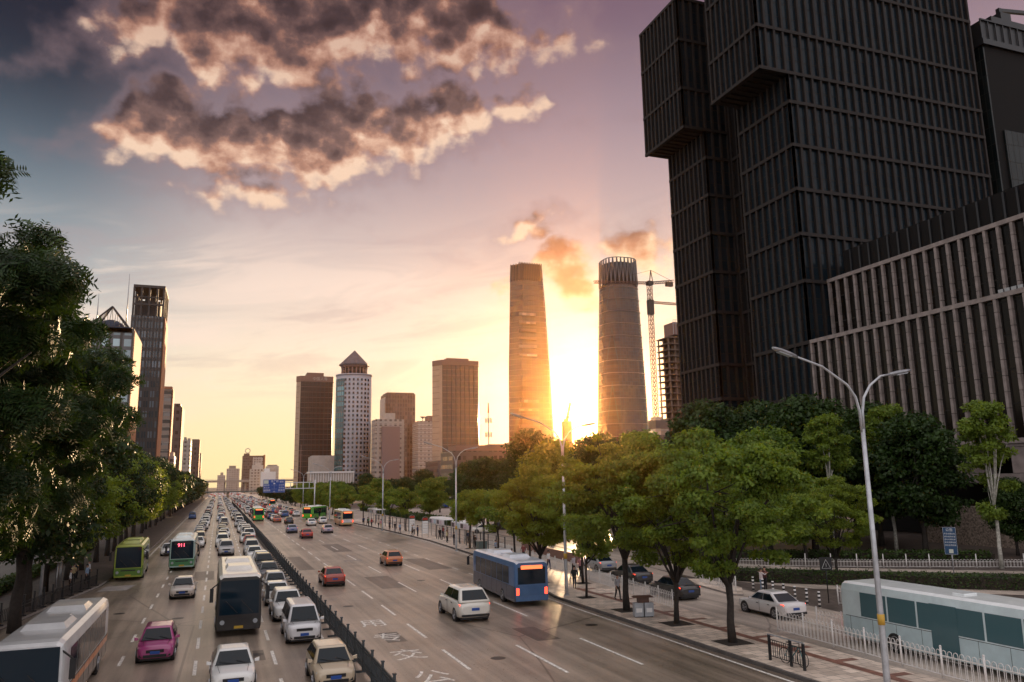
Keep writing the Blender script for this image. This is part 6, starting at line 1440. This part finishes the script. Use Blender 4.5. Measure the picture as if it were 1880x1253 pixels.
def person(x, y, rz, top, leg, label, pose=(0.0, 'down'), group=None, H=1.7, long_hair=False, bag=None, z=.15):
    key = (pose, H)
    if key not in PM: PM[key] = person_mesh(pose[0], pose[1], H=H)
    me = PM[key].copy()
    for m_ in (cloth(top), cloth(leg), MAT['skin'], MAT['shoe']): me.materials.append(m_)
    r = empty('person', (x, y, z), rz, label, 'person', group); b = link('body', me, r)
    k = H / 1.7; hz = 1.63 * k; mb = MB(); rings = []
    for j in range(5):
        a = -.15 + j / 4 * (PI / 2 + .12); rr_ = .112 * k * math.cos(a) + .002; rings.append([(rr_ * math.cos(q * PI / 6) * .9, -.01 * k + .018 + rr_ * math.sin(q * PI / 6), hz + .02 + .105 * k * math.sin(a)) for q in range(12)])
    mb.loft(rings)
    if long_hair: mb.loft([[(-.09, .02, hz + .05), (.09, .02, hz + .05), (.08, .11, hz + .05), (-.08, .11, hz + .05)], [(-.10, .05, hz - .32), (.10, .05, hz - .32), (.09, .14, hz - .32), (-.09, .14, hz - .32)]], 0, True, True)
    mb.build('hair', MAT['hair'], r)
    for sx in (-1, 1): MB().loft([[(sx * .035 + .012 * math.cos(q * PI / 3), -.109 * k, hz - .005 + .007 * math.sin(q * PI / 3)) for q in range(6)], [(sx * .035 + .010 * math.cos(q * PI / 3), -.116 * k, hz - .005 + .006 * math.sin(q * PI / 3)) for q in range(6)]]).build('eye', MAT['shoe'], r)
    MB().loft([[(-.012, -.105 * k, hz - .01), (.012, -.105 * k, hz - .01), (.016, -.10 * k, hz - .045), (-.016, -.10 * k, hz - .045)], [(-.004, -.118 * k, hz - .01), (.004, -.118 * k, hz - .01), (.010, -.135 * k, hz - .042), (-.010, -.135 * k, hz - .042)]]).build('nose', MAT['skin'], r)
    if bag:
        g_ = empty('bag', (x, y, z), rz, bag[1], 'bag'); MB().loft([[(.22, -.1, .78), (.34, -.1, .78), (.34, .18, .78), (.22, .18, .78)], [(.24, -.08, 1.04), (.32, -.08, 1.04), (.32, .16, 1.04), (.24, .16, 1.04)]], 0, True, False).build('bag_body', cloth(bag[0]), g_)
        MB().tube([(.28, -.06, 1.03), (.22, 0, 1.35), (.10, .03, 1.44)], .012, 5).build('strap', cloth(bag[0]), g_)
    return r
WS, BK, NV, PKC, LB, GN, RD, OC = (.70, .70, .72), (.015, .015, .018), (.02, .03, .08), (.55, .25, .28), (.25, .35, .5), (.1, .2, .12), (.4, .05, .05), (.45, .35, .2)
person(27.5, 74.6, 2.9, WS, BK, 'man in open dark jacket over white shirt and black trousers walking between slender trees', (.5, 'down'), H=1.78)
person(30.9, 97.3, .6, BK, BK, 'person dressed all in black with long hair, looking at a phone beside the queue barrier', (0.0, 'phone'), long_hair=True)
person(26.5, 57.8, 2.6, BK, (.03, .03, .035), 'person in black striding by the small tree near the lamp column', (.8, 'down'), H=1.72)
person(38.6, 50.6, 1.4, (.68, .60, .60), LB, 'person in pale shirt and blue jeans raising both hands, facing the one in red', (0.0, 'up'), 'pair by the bollards', H=1.68, z=.03)
person(39.2, 50.9, -1.5, (.10, .03, .03), BK, 'person in dark red top and black trousers, facing the one in the pale shirt', (0.0, 'up'), 'pair by the bollards', H=1.74, z=.03)
GP = 'people waiting at the bus stop'
pp = [(30.0, 124.5, 1.9, NV, BK, 'person in navy jacket beside the right stop sign', (0.0, 'down')), (29.6, 126.6, 1.2, BK, BK, 'person in black next to the navy jacket at the stop sign', (.3, 'one')), (30.2, 128.0, -.4, WS, BK, 'person in white shirt and black trousers between the two stop signs', (0.0, 'down')),
      (29.3, 134.4, .5, LB, NV, 'person in blue top just past the left stop sign', (.2, 'down')), (29.1, 137.5, 2.6, BK, (.08, .08, .1), 'person in dark clothes under the rounded tree', (0.0, 'phone')), (29.4, 143.5, 1.1, NV, BK, 'person in navy leaning by the queue rail', (.1, 'down')),
      (29.0, 149.5, .1, PKC, OC, 'person in pink top holding something at the rail', (0.0, 'one')), (29.2, 153.0, 2.2, (.6, .5, .42), BK, 'person in tan top along the rail', (.3, 'down')), (28.6, 157.0, -.8, RD, BK, 'person in red top near the orange bus', (.2, 'down')),
      (28.4, 160.5, .9, BK, BK, 'person in black boarding side of the orange bus', (.5, 'down')), (28.9, 162.0, 1.9, GN, BK, 'person in green jacket behind the orange bus', (0.0, 'down')), (31.2, 115.5, .2, BK, BK, 'person in black with bag between the queue posts', (.4, 'down')), (28.3, 164.5, 2.9, NV, BK, 'person in navy beside the rear wheel of the orange bus', (0.0, 'down'))]
for (x, y, rz, a, b, lb, ps) in pp: person(x, y, rz, a, b, lb, ps, GP)
GL = 'people on the left pavement'
for (x, y, rz, a, b, lb, ps) in [(-11.3, 76.5, 1.6, WS, BK, 'person in bright white shirt at the left bus stop beside the tree trunk', (0.0, 'down')), (-10.6, 80.5, 1.2, LB, BK, 'person in light blue shirt next to the green coach', (.2, 'down')), (-11.8, 81.5, .3, OC, BK, 'person in tan top waiting behind the light blue shirt', (0.0, 'phone')),
                                 (-11.0, 84.5, 2.0, WS, NV, 'person in white shirt and navy trousers alongside the green coach', (.3, 'down')), (-12.2, 86.0, 1.4, BK, BK, 'person in black in the shade behind the green coach', (0.0, 'down'))]: person(x, y, rz, a, b, lb, ps, GL)
for (x, y, rz, a, b, lb, ps) in [(26.8, 51.2, .2, (.3, .3, .32), BK, 'person in grey top strolling between litter bin and the young thin tree', (.4, 'down')), (30.1, 71.5, .5, WS, NV, 'person in white shirt by the railing beyond the pink walker', (.3, 'down')), (31.0, 80.5, 2.5, (.2, .05, .05), BK, 'person in wine red top near the slender tree and the railing', (.5, 'down')),
                                 (30.3, 87.5, .3, LB, BK, 'person in light blue top between slender trees before the queue barrier', (.2, 'phone')), (30.2, 104.5, 1.8, BK, (.1, .1, .13), 'person in black waiting at the kerb near the first shelter', (0.0, 'down')), (30.6, 109.5, 1.5, (.6, .55, .3), BK, 'person in yellowish top waiting beside the queue posts', (0.0, 'one')),
                                 (32.8, 106.5, 1.7, NV, BK, 'person in navy under the first bus shelter', (0.0, 'down')), (33.1, 120.5, 1.6, RD, BK, 'person in red under the second bus shelter', (0.0, 'phone'))]: person(x, y, rz, a, b, lb, ps, 'people on the right pavement')
person(30.2, 64.6, 2.2, PKC, BK, 'person in pink top walking near the railing, behind the kerb bend trees', (.5, 'down')); person(30.5, 66.6, .4, (.5, .45, .5), BK, 'person in mauve top walking ahead of the pink one', (.4, 'down'))
# ------------------------------------------------------------ evening haze
hz_ = bpy.data.materials.new('haze'); hz_.use_nodes = True; hn = hz_.node_tree; hn.nodes.clear()
ho = hn.nodes.new('ShaderNodeOutputMaterial'); hv = hn.nodes.new('ShaderNodeVolumePrincipled'); hn.links.new(hv.outputs[0], ho.inputs['Volume'])
hv.inputs['Color'].default_value = (1.0, .50, .16, 1); hv.inputs['Density'].default_value = .00006; hv.inputs['Anisotropy'].default_value = .92
MB().box(-400, 700, -60, 1400, -1, 212).build('haze', hz_, kind='stuff')
